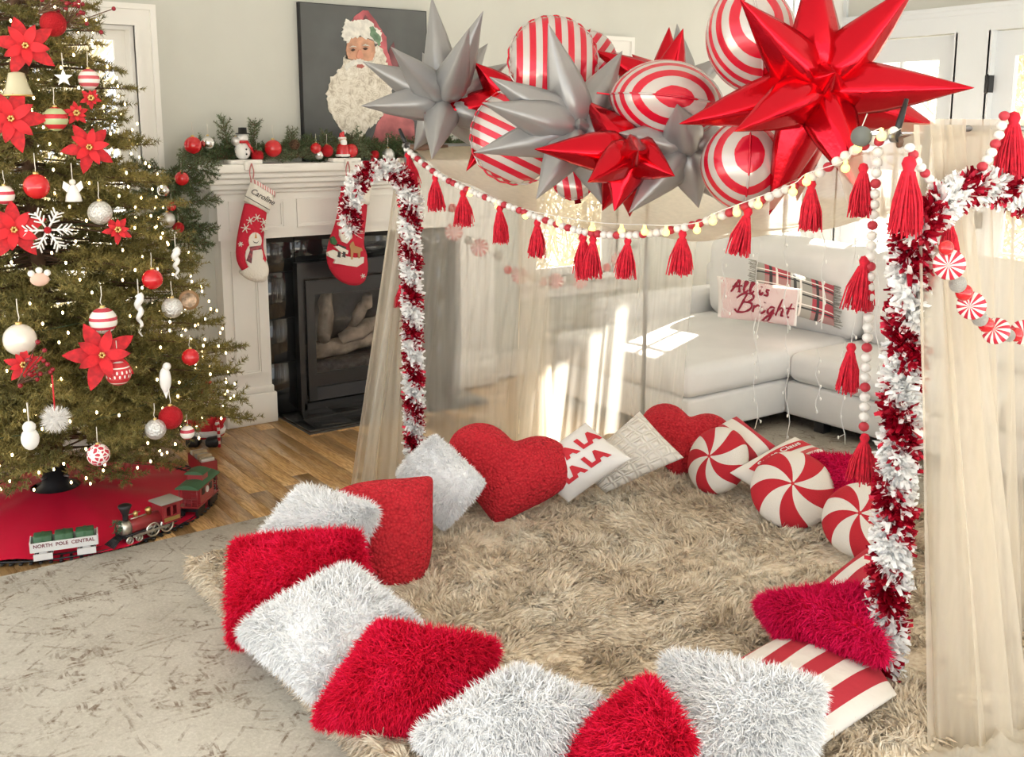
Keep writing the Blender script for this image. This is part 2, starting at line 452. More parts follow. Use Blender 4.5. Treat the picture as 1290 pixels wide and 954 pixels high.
def glazed_x(name, w, trans, rows, bottom, hinge=None, handle=False):
    """door leaf or window in the right wall"""
    y0, y1, z0, z1 = w; t = bpy.data.objects.new(name, None); col.objects.link(t); t['kind'] = 'structure'; t.location = (XR, (y0 + y1) / 2, z0)
    def P(nm, mb, m_, p=None): o = mb.build(nm, m_, p or t); return rebase_child(o, t)
    st = .13; f = MB(); xa, xb = XR + .03, XR + .075
    f.box(xa, xb, y0 + .004, y0 + st, z0, z1 - .006).box(xa, xb, y1 - st, y1 - .004, z0, z1 - .006)
    f.box(xa, xb, y0 + st, y1 - st, z0, z0 + bottom).box(xa, xb, y0 + st, y1 - st, z1 - .15, z1 - .006)
    P('leaf_frame', f, DOOR_BACKLIT)
    ya, yb, za, zb = y0 + st, y1 - st, z0 + bottom, z1 - .15
    mu = MB()
    for i in range(1, trans): yy = ya + (yb - ya) * i / trans; mu.box(xa + .008, xb - .008, yy - .010, yy + .010, za, zb)
    for i in range(1, rows): zz = za + (zb - za) * i / rows; mu.box(xa + .009, xb - .009, ya, yb, zz - .010, zz + .010)
    P('glazing_bars', mu, DOOR_BACKLIT)
    for i in range(trans):
        for j in range(rows):
            a, b = ya + (yb - ya) * i / trans, ya + (yb - ya) * (i + 1) / trans; c, d = za + (zb - za) * j / rows, za + (zb - za) * (j + 1) / rows
            P('pane', MB().box(xa + .02, xa + .025, a, b, c, d), GLASS)
    if hinge is not None:
        for zz in (.25, 1.05, 1.86):
            P('hinge', MB().box(XR - .022, XR + .03, hinge - .014, hinge + .014, zz - .05, zz + .05).tube([(XR - .022, hinge, zz - .056), (XR - .022, hinge, zz + .056)], .008, 8), BLACK)
    return t
glazed_x('door_1', D1, 2, 3, .25); glazed_x('door_2', D2, 2, 3, .25, hinge=3.40); glazed_x('window_3', W3, 2, 3, .09)
tr = MB()
ya, yb = 2.46, 5.28
tr.box(XR - .02, XR, ya, 4.62, 2.17, 2.30).box(XR - .045, XR, ya - .02, 4.62, 2.30, 2.325).box(XR - .032, XR, ya, 4.62, 2.27, 2.30).box(XR - .02, XR, 4.52, 5.28, 2.78, 2.90)
for a, b in ((2.46, 2.58), (3.40, 3.62), (4.42, 4.62), (5.18, 5.28)): tr.box(XR - .02, XR, a, b, .0 if a < 4.6 else .6, 2.17 if a < 4.4 else 2.78)
for e in (2.58, 3.40, 3.62, 4.42): tr.box(XR - .02, XR + .1, e - .012, e + .012, 0.0, 2.17)
struct('trim_1', tr, DOOR_BACKLIT)
# panel above the glass: soft drapes at the far end of the glazed wall
def drape(name, label, x_, y0, y1, z0, z1, folds, m_, amp=.03):
    n, k = 60, 12; V = []; Fc = []
    for j in range(k + 1):
        for i in range(n + 1):
            s = i / n; q = j / k
            V.append((x_ + amp * math.sin(2 * PI * folds * s + .5 * math.sin(3 * q)) , y0 + (y1 - y0) * s, z0 + (z1 - z0) * q))
    for j in range(k):
        for i in range(n): a = j * (n + 1) + i; Fc.append((a, a + 1, a + n + 2, a + n + 1))
    o = MB().add(V, Fc, 0, True).build(name, m_); rebase(o, (x_, (y0 + y1) / 2, z0)); tag(o, label, 'curtain'); return o
drape('window_drape', 'white pleated drape beside the glazed door at the room corner', XR - .10, 4.40, 4.64, .03, 2.84, 4, DRAPEW)
o = MB().tube([(XR - .10, 4.36, 2.86), (XR - .10, 5.30, 2.86)], .013, 10).ball((XR - .10, 4.34, 2.86), .028, 0, 10, 8).build('curtain_rod', BLACK)
rebase(o, (XR - .1, 4.8, 2.86)); tag(o, 'dark metal curtain rod above the corner drapes', 'curtain rod')

# ------------------------------------------------------------------ outdoors
def ground_mat():
    g = NG('leafy_ground', .95); v = g.coords('Object')
    g.color(g.ramp(g.noise(v, .8, 6, .7), [(.35, (.62, .58, .46)), (.5, (.80, .77, .68)), (.65, (.92, .92, .90))])); return g.mt
o = MB().box(-25, 45, -20, 50, -.5, -.42).build('garden_ground', ground_mat()); o['kind'] = 'structure'
sun_block = MB().box(6.06, 7.7, .8, 4.5, 2.50, 2.62)  # added roof on posts, blocks sun through the doors onto the near curtain
for yy in (.9, 2.7, 4.4): sun_block.box(7.52, 7.64, yy - .06, yy + .06, -.43, 2.50)
o = sun_block.build('added_sun_block', WHITE); o['kind'] = 'structure'
BARKP = mat('pale_bark', (.55, .50, .40), .9, var=.3, vscale=6)
EVER = mat('hedge_green', (.16, .19, .09), .9, var=.4, vscale=2)
def bare_tree(x, y, h, r):
    mb = MB(); base = np.array([x, y, -.43]); lean = rng.normal(0, .05, 2); path = [base + np.array([lean[0] * t * h + .06 * math.sin(5 * t + x), lean[1] * t * h, h * t]) for t in np.linspace(0, 1, 7)]
    t = thing('bare_tree', 'tall bare winter tree beyond the fireplace wall windows' if y > 8.9 else 'tall bare winter tree outside the glazed doors', 'tree', base, 0, 'trees behind the fireplace wall' if y > 8.9 else 'trees outside the glazed doors')
    o = mb.tube(path, [r * (1 - .75 * q) for q in np.linspace(0, 1, 7)], 6).build('trunk', BARKP, t); o.data.transform(Matrix.Translation(-Vector(t.location)))
    mb = MB()
    for i in range(22):
        q = rng.uniform(.12, .95); p = path[0] + (path[-1] - path[0]) * q; a = rng.uniform(0, 2 * PI); L = rng.uniform(.4, .95) * (1.1 - .6 * q)
        d = np.array([math.cos(a), math.sin(a), rng.uniform(.3, .9)]); e = p + d * L * .5; e2 = e + (d + np.array([0, 0, .5]) + rng.normal(0, .3, 3)) * L * .5
        mb.tube([p, e, e2], [r * .3, r * .2, r * .06], 4)
        for _ in range(3):
            s = p + (e2 - p) * rng.uniform(.3, .95); mb.tube([s, s + rng.normal(0, .28, 3) + np.array([0, 0, .15])], [r * .12, r * .04], 3)
    o = mb.build('branches', BARKP, t); o.data.transform(Matrix.Translation(-Vector(t.location)))
spots = []
for i in range(18):
    while True:
        if i % 2: xx, yy = rng.uniform(13, 22), rng.uniform(3, 16)
        else: xx, yy = rng.uniform(-1, 14), rng.uniform(11, 19)
        if abs(yy - (4.6 + .5 * (xx - 5.9))) > 1.6 and all(math.hypot(xx - a, yy - b) > 2.1 for a, b in spots): break
    spots.append((xx, yy))
    bare_tree(xx, yy, rng.uniform(6, 9), rng.uniform(.06, .13))

TWIG = mat('pale_twig', (.62, .56, .40), .9, var=.35, vscale=1.5)
for x_, y_, w_ in ((1.0, 8.7, 2.3), (4.2, 8.7, 2.3), (7.3, 8.9, 2.0), (10.6, 2.6, 2.3), (10.8, 5.6, 2.3)):
    ns = 2600; A_ = np.stack([x_ + rng.uniform(-.5, .5, ns) * (w_ if y_ > 8 else 1.2), y_ + rng.uniform(-.5, .5, ns) * (1.2 if y_ > 8 else w_), -.42 + rng.uniform(0, 1, ns) ** .9 * 3.4], 1)
    D_ = nrm(rng.normal(0, 1, (ns, 3)) * (.6, .6, .4) + (0, 0, .7)); sd = nrm(np.cross(D_, rng.normal(0, 1, (ns, 3)))) * .012; L_ = rng.uniform(.25, .8, ns)[:, None]
    V_ = np.stack([A_ - sd, A_ + sd, A_ + D_ * L_ + sd * .4, A_ + D_ * L_ - sd * .4], 1).reshape(-1, 3)
    t = thing('bare_shrub', 'tall twiggy bare shrub beyond the fireplace wall windows' if y_ > 8 else 'tall twiggy bare shrub outside the glazed doors', 'shrub', (x_, y_, -.42), 0, 'shrubs behind the fireplace wall' if y_ > 8 else 'shrubs outside the glazed doors')
    o = link('twigs', quads_mesh('twigs', V_ - np.array([x_, y_, -.42]), np.arange(ns * 4).reshape(-1, 4), None, TWIG), t); stuff(o)
    MB().tube([(0, 0, 0), (.05, 0, 1.2), (0, .05, 2.2)], [.05, .035, .01], 6).build('stem', BARKP, t)

# ------------------------------------------------------------------ fireplace
TILE = mat('black_glass_tile', (.016, .017, .018), .10, coat=.5, var=.2, vscale=3)
FRAMEB = mat('firebox_frame', (.025, .025, .027), .32)
GROUT = mat('grout', (.07, .07, .07), .9)
fp = thing('fireplace', 'white panelled fireplace surround with black tile and gas firebox', 'fireplace', (2.72, YW, 0))
def fpart(name, mb, m_, parent=None):
    o = mb.build(name, m_, parent or fp); o.data.transform(Matrix.Translation(-Vector(fp.location))); return o
sh = MB().rbox(1.70, 3.74, 5.07, YW, 1.375, 1.42, .008, 2)
fpart('mantel_shelf', sh, WHITE)
cr = MB()
for i, (dx, z0, z1) in enumerate(((.10, 1.345, 1.375), (.075, 1.315, 1.345), (.045, 1.285, 1.315), (.02, 1.262, 1.285))):
    cr.rbox(1.83 - dx, 3.61 + dx, 5.20 - dx, YW, z0, z1, .009, 3)
fpart('cornice', cr, WHITE)
fpart('frieze', MB().box(1.83, 3.61, 5.20, YW, 1.02, 1.262), WHITE)
def panel_frame(x0, x1, z0, z1, y, w=.022):
    mb = MB()
    for k, (ins, p) in enumerate(((0, .012), (.010, .006))):
        a, b, c, d = x0 + ins, x1 - ins, z0 + ins, z1 - ins
        mb.box(a, a + w / 2, y - p, y, c, d).box(b - w / 2, b, y - p, y, c, d).box(a + w / 2, b - w / 2, y - p, y, c, c + w / 2).box(a + w / 2, b - w / 2, y - p, y, d - w / 2, d)
    return mb
for a, b in ((1.89, 2.20), (2.27, 3.17), (3.24, 3.55)): fpart('panel_moulding', panel_frame(a, b, 1.07, 1.225, 5.20), WHITE)
for x0 in (1.85, 3.34):
    pl = fpart('pilaster', MB().box(x0, x0 + .25, 5.225, YW, .21, 1.02), WHITE)
    fpart('panel_moulding', panel_frame(x0 + .05, x0 + .20, .28, .96, 5.225), WHITE, pl)
    fpart('plinth', MB().rbox(x0 - .02, x0 + .27, 5.205, YW, 0, .17, .004, 1).rbox(x0 - .01, x0 + .26, 5.213, YW, .17, .21, .01, 3), WHITE)
# tiles
fpart('tile_backing', MB().box(2.10, 2.298, 5.292, YW, 0, 1.02).box(3.142, 3.34, 5.292, YW, 0, 1.02).box(2.298, 3.142, 5.292, YW, .86, 1.02), GROUT)
def tile(x0, x1, z0, z1): return fpart('tile', MB().rbox(x0 + .0015, x1 - .0015, 5.282, 5.293, z0 + .0015, z1 - .0015, .002, 1), TILE)
zs = [0.02, .31, .56, .82, 1.02]
for i in range(4): tile(2.10, 2.285, zs[i], zs[i + 1]); tile(3.155, 3.34, zs[i], zs[i + 1])
for a, b in ((2.285, 2.57), (2.57, 2.87), (2.87, 3.155)): tile(a, b, .86, 1.02)
# hearth
HY = 4.86
fpart('hearth_base', MB().box(2.15, 3.29, HY, 5.30, 0, .010), GROUT)
for a, b in ((2.15, 2.43), (2.43, 2.72), (2.72, 3.01), (3.01, 3.29)):
    for c, d in ((HY, 5.08), (5.08, 5.282)):
        fpart('hearth_tile', MB().rbox(a + .0015, b - .0015, c + .0015, d - .0015, .008, .022, .002, 1), TILE)
# firebox insert
fb = MB(); x0, x1 = 2.285, 3.155
fb.box(x0, x1, 5.245, 5.30, .775, .845).box(x0, x0 + .03, 5.245, 5.30, .025, .775).box(x1 - .03, x1, 5.245, 5.30, .025, .775).box(x0, x1, 5.245, 5.30, .022, .06)
fb.box(x0 - .012, x1 + .012, 5.225, 5.30, .845, .868).box(x0 - .014, x0, 5.225, 5.30, .022, .845).box(x1, x1 + .014, 5.225, 5.30, .022, .845)
fpart('firebox_frame', fb, FRAMEB)
dr = MB(); y0, y1 = 5.225, 5.243
dr.box(x0 + .035, x0 + .085, y0, y1, .075, .765).box(x1 - .085, x1 - .035, y0, y1, .075, .765).box(x0 + .085, x1 - .085, y0, y1, .685, .765).box(x0 + .085, x1 - .085, y0, y1, .155, .235)
door = fpart('firebox_door', dr, FRAMEB)
fpart('door_glass', MB().box(x0 + .085, x1 - .085, y0 + .008, y0 + .012, .235, .685), GLASS, door)
fpart('lower_grille', MB().box(x0 + .035, x1 - .035, y0 + .004, y1, .075, .15), mat('grille_grey', (.05, .05, .055), .4))
CER = mat('firebox_panel', (.20, .18, .17), .8, var=.3, vscale=6, bump=.3, bscale=30)
fpart('firebox_lining', MB().box(2.302, 3.138, 5.66, 5.68, .07, .83).box(2.302, 2.315, 5.31, 5.66, .07, .83).box(3.125, 3.138, 5.31, 5.66, .07, .83).box(2.302, 3.138, 5.31, 5.66, .065, .09).box(2.302, 3.138, 5.31, 5.66, .82, .835), CER)
LOG = mat('ceramic_log', (.42, .34, .27), .9, var=.45, vscale=9, bump=.8, bscale=25)
for p, q, r in (((2.42, 5.45, .30), (2.92, 5.50, .33), .055), ((2.50, 5.40, .38), (2.62, 5.58, .60), .045), ((2.62, 5.42, .36), (2.98, 5.40, .50), .045), ((2.75, 5.55, .36), (2.80, 5.42, .62), .038), ((2.9, 5.5, .34), (3.05, 5.44, .55), .04)):
    p, q = np.array(p), np.array(q); pts = [p + (q - p) * t + rng.normal(0, .008, 3) for t in np.linspace(0, 1, 7)]
    fpart('ceramic_log', MB().tube(pts, [r * u for u in (.8, 1, .95, 1.05, .9, 1, .75)], 10), LOG)
fpart('ember_bed', MB().rbox(2.36, 3.08, 5.36, 5.6, .09, .26, .05, 3, sub=2), mat('ember', (.10, .09, .09), .95, var=.4, vscale=30, bump=1, bscale=50))
# ------------------------------------------------------------------ greenery helper
def needles_mesh(name, A, B, per_m, L, W, m_, fwd=.55, flat=None):
    A = np.asarray(A); B = np.asarray(B); ln = np.linalg.norm(B - A, axis=1); cnt = np.maximum(3, (ln * per_m).astype(int))
    idx = np.repeat(np.arange(len(A)), cnt); n = len(idx); t = rng.uniform(0, 1, n)
    d = nrm(B - A)[idx]; P = A[idx] + (B - A)[idx] * t[:, None]
    R = rng.normal(0, 1, (n, 3)); R = nrm(R - d * (R * d).sum(1)[:, None])
    D = nrm(R + d * fwd * rng.uniform(.6, 1.6, n)[:, None])
    ll = L * rng.uniform(.7, 1.15, n) * (1 - .35 * t ** 3)
    s = nrm(np.cross(D, rng.normal(0, 1, (n, 3)))) * W
    V = np.stack([P - s, P + s, P + D * ll[:, None]], 1).reshape(-1, 3)
    return quads_mesh(name, V, None, np.arange(n * 3).reshape(-1, 3), m_)
def needle_mat(name, dark, mid, light):
    g = NG(name, .6); v = g.coords('Object')
    f = g.math('ADD', g.math('MULTIPLY', g.noise(v, 6, 3), .6), g.math('MULTIPLY', g.noise(v, 120, 2), .5))
    g.color(g.ramp(f, [(.36, dark), (.52, mid), (.68, light)])); return g.mt
NEEDLE = needle_mat('fir_needles', (.05, .055, .012), (.16, .14, .035), (.34, .27, .08))
NEEDLEG = needle_mat('garland_needles', (.035, .06, .022), (.08, .125, .045), (.24, .28, .16))

# ------------------------------------------------------------------ portrait
PY = YW - .040
def pz(zx, zy, y=PY): p = at_y(370 + zx / 4.543, zy / 4.543, y); return (p[0], p[2])
tl, tr_ = at_y(378, 3, PY), at_y(536.5, 15, PY)
px0, px1, pzt = tl[0], tr_[0], tl[2]
pt = thing('portrait_canvas', 'grey canvas portrait of a white-bearded man in a red fur hat on the mantel', 'painting', ((px0 + px1) / 2, PY, 1.42))
def ppart(name, mb, m_): o = mb.build(name, m_, pt); o.data.transform(Matrix.Translation(-Vector(pt.location))); return o
ppart('canvas', MB().box(px0, px1, PY, YW - .004, 1.421, pzt), [mat('canvas_grey', (.115, .12, .12), .8, var=.15, vscale=3)])
ppart('canvas_edge', MB().box(px0 - .006, px0, PY, YW - .004, 1.421, pzt).box(px1, px1 + .004, PY, YW - .004, 1.421, pzt).box(px0 - .006, px1 + .004, PY, YW - .004, pzt, pzt + .004), mat('canvas_side', (.01, .01, .012), .7))
def curls():
    g = NG('painted_curls', .8); v = g.coords('Object')
    nz = g.n('ShaderNodeTexNoise', Scale=9.0, Detail=2.0); g.l(v, nz.inputs['Vector'])
    sc = g.n('ShaderNodeVectorMath'); sc.operation = 'SCALE'; sc.inputs['Scale'].default_value = .09; g.l(nz.outputs['Color'], sc.inputs[0])
    ad = g.n('ShaderNodeVectorMath'); ad.operation = 'ADD'; g.l(v, ad.inputs[0]); g.l(sc.outputs[0], ad.inputs[1])
    vo = g.n('ShaderNodeTexVoronoi', Scale=22.0); g.l(ad.outputs[0], vo.inputs['Vector'])
    rings = g.math('SINE', g.math('MULTIPLY', vo.outputs['Distance'], 24.0))
    f = g.math('ADD', g.math('MULTIPLY', rings, .09), g.noise(v, 30, 4))
    g.color(g.ramp(f, [(.25, (.50, .44, .35)), (.5, (.76, .71, .61)), (.75, (.90, .86, .78))])); return g.mt
CURL = curls(); FURP = mat('painted_fur', (.80, .78, .72), .8, var=.12, vscale=40); HATP = mat('painted_hat', (.50, .13, .15), .8, var=.35, vscale=9)
FACEP = mat('painted_face', (.66, .36, .24), .8, var=.22, vscale=16); HOLLYP = mat('painted_holly', (.17, .28, .18), .8, var=.3, vscale=30); COATP = mat('painted_coat', (.50, .16, .17), .8, var=.3, vscale=10)
DKP = mat('painted_dark', (.09, .05, .04), .8); LIPP = mat('painted_lip', (.50, .16, .13), .8); HATD = mat('painted_hat_fold', (.22, .09, .10), .8, var=.3, vscale=12)
def rough_out(pts, amp, n=5):
    out = []
    for i in range(len(pts)):
        a = np.array(pts[i], float); b = np.array(pts[(i + 1) % len(pts)], float)
        for k in range(n): out.append(tuple(a + (b - a) * k / n + rng.normal(0, amp, 2)))
    return out
lay = 0
def paint(name, pts, m_, amp=2.0, n=4):
    global lay; lay += 1
    ppart(name, MB().prism([pz(*q) for q in rough_out(pts, amp, n)], PY - .0012 * lay, PY), m_)
paint('painted_coat', [(470, 720), (520, 640), (600, 590), (690, 700), (700, 905), (420, 905)], COATP)
paint('painted_hat', [(330, 125), (350, 92), (398, 57), (425, 62), (460, 108), (500, 170), (528, 212), (537, 300), (565, 375), (612, 412), (560, 425), (520, 340), (480, 265), (430, 150)], HATP, 1.5)
paint('painted_hat_fold', [(540, 300), (570, 240), (585, 330), (600, 400), (565, 380)], HATD, 2)
paint('painted_hat_fold', [(392, 118), (408, 85), (440, 130), (425, 150)], HATD, 1.5)
paint('painted_beard', [(300, 330), (340, 345), (400, 350), (450, 335), (455, 270), (490, 265), (522, 320), (545, 400), (568, 480), (548, 580), (505, 660), (470, 705), (420, 740), (382, 792), (345, 805), (310, 770), (265, 745), (228, 680), (193, 600), (190, 520), (215, 440), (268, 390), (285, 330)], CURL, 5, 5)
paint('painted_face', [(305, 228), (340, 212), (400, 212), (458, 240), (464, 300), (448, 345), (400, 352), (340, 345), (306, 335), (300, 290)], FACEP, 1)
paint('painted_fur_trim', [(280, 158), (300, 113), (335, 125), (385, 110), (440, 125), (468, 155), (500, 190), (494, 262), (455, 240), (400, 214), (340, 214), (305, 245), (274, 205)], FURP, 4, 5)
paint('painted_holly', [(428, 155), (450, 148), (468, 185), (496, 210), (488, 268), (466, 242), (436, 208)], HOLLYP, 3)
paint('painted_moustache', [(300, 365), (330, 345), (365, 338), (400, 342), (440, 360), (470, 400), (420, 385), (375, 368), (340, 378), (300, 400), (285, 385)], FURP, 3)
paint('painted_mouth', [(355, 372), (380, 368), (402, 378), (385, 392), (362, 388)], LIPP, 1)
paint('painted_nose', [(366, 285), (380, 285), (394, 322), (385, 336), (366, 338), (352, 325)], mat('painted_nose', (.70, .33, .23), .8), 1)
for cx_, cy_ in ((335, 287), (405, 280)):
    paint('painted_brow', [(cx_ - 22, cy_ - 16), (cx_, cy_ - 26), (cx_ + 22, cy_ - 18), (cx_, cy_ - 18)], FURP, 1)
    paint('painted_eye', [(cx_ - 14, cy_), (cx_, cy_ - 8), (cx_ + 14, cy_), (cx_, cy_ + 7)], DKP, .5)

# ------------------------------------------------------------------ christmas tree
TX, TY = .84, 4.58
def tree_r(z): return max(.02, .86 * (1 - (z - .40) / 2.62)) if z > .40 else .86 - (.40 - z) * 1.9
tree = thing('christmas_tree', 'tall green christmas tree with warm fairy lights by the window', 'christmas tree', (TX, TY, 0))
def tpart(name, me_or_mb, m_=None):
    o = me_or_mb.build(name, m_, tree) if isinstance(me_or_mb, MB) else link(name, me_or_mb, tree); o.data.transform(Matrix.Translation(-Vector(tree.location))); return o
tpart('trunk', MB().tube([(TX, TY, .04), (TX, TY, 1.4), (TX, TY, 2.95)], [.042, .032, .008], 10), BROWN)
A, B, SA, SB = [], [], [], []
z = .22
while z < 2.98:
    R = tree_r(z); nb = int(8 + 16 * R / .86)
    for k in range(nb):
        a = rng.uniform(0, 2 * PI); R1 = R * rng.uniform(.78, 1.06); zz = z + rng.uniform(-.04, .04)
        d = np.array([math.cos(a), math.sin(a), 0]); p0 = np.array([TX, TY, zz + .05 * R]); tip = p0 + d * R1 + np.array([0, 0, rng.uniform(-.16, .02) * R])
        if tip[1] > YW - .05: tip[1] = YW - .05 - rng.uniform(0, .06)
        mid = (p0 + tip) / 2 + np.array([0, 0, .05 * R])
        SA += [p0, mid]; SB += [mid, tip]
        A.append(mid * .5 + tip * .5); B.append(tip); A.append(mid); B.append(mid * .5 + tip * .5)
        ns = max(3, int(R1 / .075))
        for j in range(ns):
            t = .25 + .72 * (j + .5) / ns; s = (p0 + (mid - p0) * t * 2) if t < .5 else (mid + (tip - mid) * (t - .5) * 2)
            for sg in (-1, 1):
                w = np.array([-d[1], d[0], 0]) * sg; L = rng.uniform(.09, .17) * (1.15 - t * .5) * (.5 + .5 * R / .86)
                e = s + (w * .8 + d * .65 + np.array([0, 0, rng.uniform(-.25, .45)])) * L
                if e[1] > YW - .03: e[1] = YW - .03
                A.append(s); B.append(e)
    z += .075
tpart('foliage', needles_mesh('foliage', A, B, 560, .029, .0021, NEEDLE)); stuff(tree.children[-1])
SA, SB = np.array(SA), np.array(SB)
mb = MB()
for p, q in zip(SA[::2], SB[1::2]): mb.tube([p, q], [.006, .002], 3, caps=False)
stuff(tpart('branches', mb, BROWN))
def on_tree(px, py, off=.03):
    d = ray(px, py) / F
    for s in np.arange(3.2, 6.2, .01):
        p = EYEP + d * s
        if p[2] > .1 and math.hypot(p[0] - TX, p[1] - TY) < tree_r(p[2]) + off: return p, s
    s = (TY - EYEP[1]) / d[1]; return EYEP + d * s, s
# fairy lights: one string
ls = thing('fairy_lights', 'string of small warm fairy lights wound around the christmas tree', 'string lights', (TX, TY, .3))
mb = MB(); wire = []
for i in range(560):
    z = .22 + 2.6 * (1 - math.sqrt(1 - i / 572)); a = i * 2.39996 + rng.uniform(-.2, .2); R = tree_r(z) * rng.uniform(.80, .98)
    p = np.array([TX + R * math.cos(a), TY + R * math.sin(a), z])
    if p[1] > YW - .06: continue
    mb.ball(p, (.0042, .0042, .0065), 0, 5, 4)
o = mb.build('bulbs', GLOW, ls); o.data.transform(Matrix.Translation(-Vector(ls.location))); stuff(o)
wire = [np.array([TX + tree_r(z) * .8 * math.cos(a), min(TY + tree_r(z) * .8 * math.sin(a), YW - .05), z]) for z, a in ((.25 + 2.5 * t, 44 * t) for t in np.linspace(0, 1, 260))]
o = MB().tube(wire, .0018, 4).build('wire', mat('green_wire', (.02, .05, .02), .6), ls); o.data.transform(Matrix.Translation(-Vector(ls.location)))

CAPG = GOLD
def ornament(px, py, rpx, m_, label, kind='ball', group=None, p=None, band=None):
    if p is None: p, s = on_tree(px, py)
    else: s = float((np.array(p) - EYEP) @ FW)
    r = rpx * s / F
    t = thing('bauble' if kind == 'ball' else kind, label, 'ornament', p, rng.uniform(0, 6), group)
    MB().ball((0, 0, 0), r, 0, 20, 14).build('globe', m_, t)
    MB().lathe([(r * .20, r * .94), (r * .20, r * 1.12), (r * .12, r * 1.15)], sides=10).build('cap', CAPG, t)
    MB().tube([(0, 0, r * 1.12), (r * .12, 0, r * 1.4), (0, 0, r * 1.9), (0, 0, r * 2.6)], r * .035, 5).build('hanging_loop', CORD, t)
    return t
def stripe_mat(name, ca, cb, freq, axis=2, rough=.25, duty=0.0, wob=0.0, metal=0, coat=0, kind='Object', c3=None):
    g = NG(name, rough); v = g.sep(g.coords(kind))[axis]
    if wob: v = g.math('ADD', v, g.math('MULTIPLY', g.noise(g.coords(kind), 6, 2), wob))
    f = g.math('GREATER_THAN', g.math('SINE', g.math('MULTIPLY', v, freq)), duty)
    c = g.mix(f, ca, cb)
    g.color(c); g.b.inputs['Metallic'].default_value = metal
    if coat: g.b.inputs['Coat Weight'].default_value = coat; g.b.inputs['Coat Roughness'].default_value = .08
    return g.mt
ST_WR = stripe_mat('white_red_stripe', (.85, .82, .78), (.55, .05, .08), 190, rough=.25, duty=.45)
ST_PK = stripe_mat('pink_white_stripe', (.82, .76, .72), (.60, .10, .12), 230, rough=.25, duty=.1)
ST_GR = stripe_mat('green_red_stripe', (.45, .52, .28), (.55, .03, .04), 170, rough=.25, duty=.2)
def lattice():
    g = NG('red_white_lattice', .4); vo = g.n('ShaderNodeTexVoronoi', Scale=60.0); vo.feature = 'DISTANCE_TO_EDGE'; g.l(g.coords('Object'), vo.inputs['Vector'])
    g.color(g.mix(g.math('LESS_THAN', vo.outputs['Distance'], .13), (.55, .03, .06), (.86, .82, .80))); return g.mt
LATT = lattice()
def nordic():
    g = NG('red_nordic', .4); s = g.sep(g.coords('Object')); b1 = g.math('GREATER_THAN', g.math('SINE', g.math('MULTIPLY', s[2], 330)), .8)
    an = g.math('ARCTAN2', s[1], s[0]); z1 = g.math('LESS_THAN', g.math('ABSOLUTE', s[2]), .016); st = g.math('GREATER_THAN', g.math('MULTIPLY', g.math('SINE', g.math('MULTIPLY', an, 16)), g.math('SINE', g.math('MULTIPLY', s[2], 200))), .35)
    f = g.math('MAXIMUM', g.math('MULTIPLY', z1, st), g.math('MULTIPLY', g.math('SUBTRACT', 1.0, z1), b1))
    g.color(g.mix(f, (.58, .03, .04), (.88, .84, .80))); return g.mt
NORD = nordic()
FROST = mat('frosted_silver', (.78, .78, .76), .3, metal=.6, bump=1, bscale=120)
for px, py, r, m_, lb in (
    (67, 30, 16, REDGLIT, 'large red net-textured bauble high on the tree under red berries'),
    (112, 100, 13, ST_PK, 'pink and white striped bauble at the tree edge beside the window'),
    (70, 150, 15, ST_GR, 'green and red striped bauble on the upper tree'),
    (46, 235, 16, REDGLOSS, 'plain glossy red bauble on the tree above the white snowflake'),
    (126, 268, 15, FROST, 'mirrored silver bauble on a white ribbon on the tree'),
    (25, 428, 20, PEARL, 'big pearl white bauble on a red ribbon low on the tree'),
    (130, 404, 17, ST_WR, 'white bauble with thin red stripes on the tree'),
    (149, 470, 16, NORD, 'red bauble with a knitted snowflake pattern under the lower red bloom'),
    (192, 352, 13, REDGLOSS, 'glossy red bauble on the tree next to the white icicle'),
    (217, 388, 13, FROST, 'white and silver frosted bauble beside the round framed ornament'),
    (240, 450, 11, REDGLOSS, 'glossy red bauble at the right lower edge of the tree'),
    (215, 526, 15, REDGLIT, 'red glitter bauble on the lowest branches near the plush figure'),
    (196, 541, 13, FROST, 'frosted glass bauble with a striped ribbon low on the tree'),
    (124, 573, 14, LATT, 'red and white lattice bauble hanging above the tree skirt'),
    (6, 246, 12, ST_WR, 'red and white bauble beside the plain glossy red one'),
    (236, 545, 9, ST_WR, 'small red and white bauble hanging near the red train wagon')):
    ornament(px, py, r, m_, lb)
# pom pom
p, s = on_tree(70, 528)
t = thing('pompom_ornament', 'white fuzzy pompom ornament on a red cord low on the tree', 'ornament', p)
n = 900; D = nrm(rng.normal(0, 1, (n, 3)))
o = link('fluff', strands_mesh('fluff', D * .02, D, .034, .0012, mat('white_fluff', (.9, .88, .85), .9), 0, .15), t); stuff(o)
MB().ball((0, 0, 0), .026, 0, 12, 8).build('core', MATS['white_fluff'], t)
MB().tube([(0, 0, .03), (0, 0, .16)], .003, 5).build('hanging_loop', RED, t)
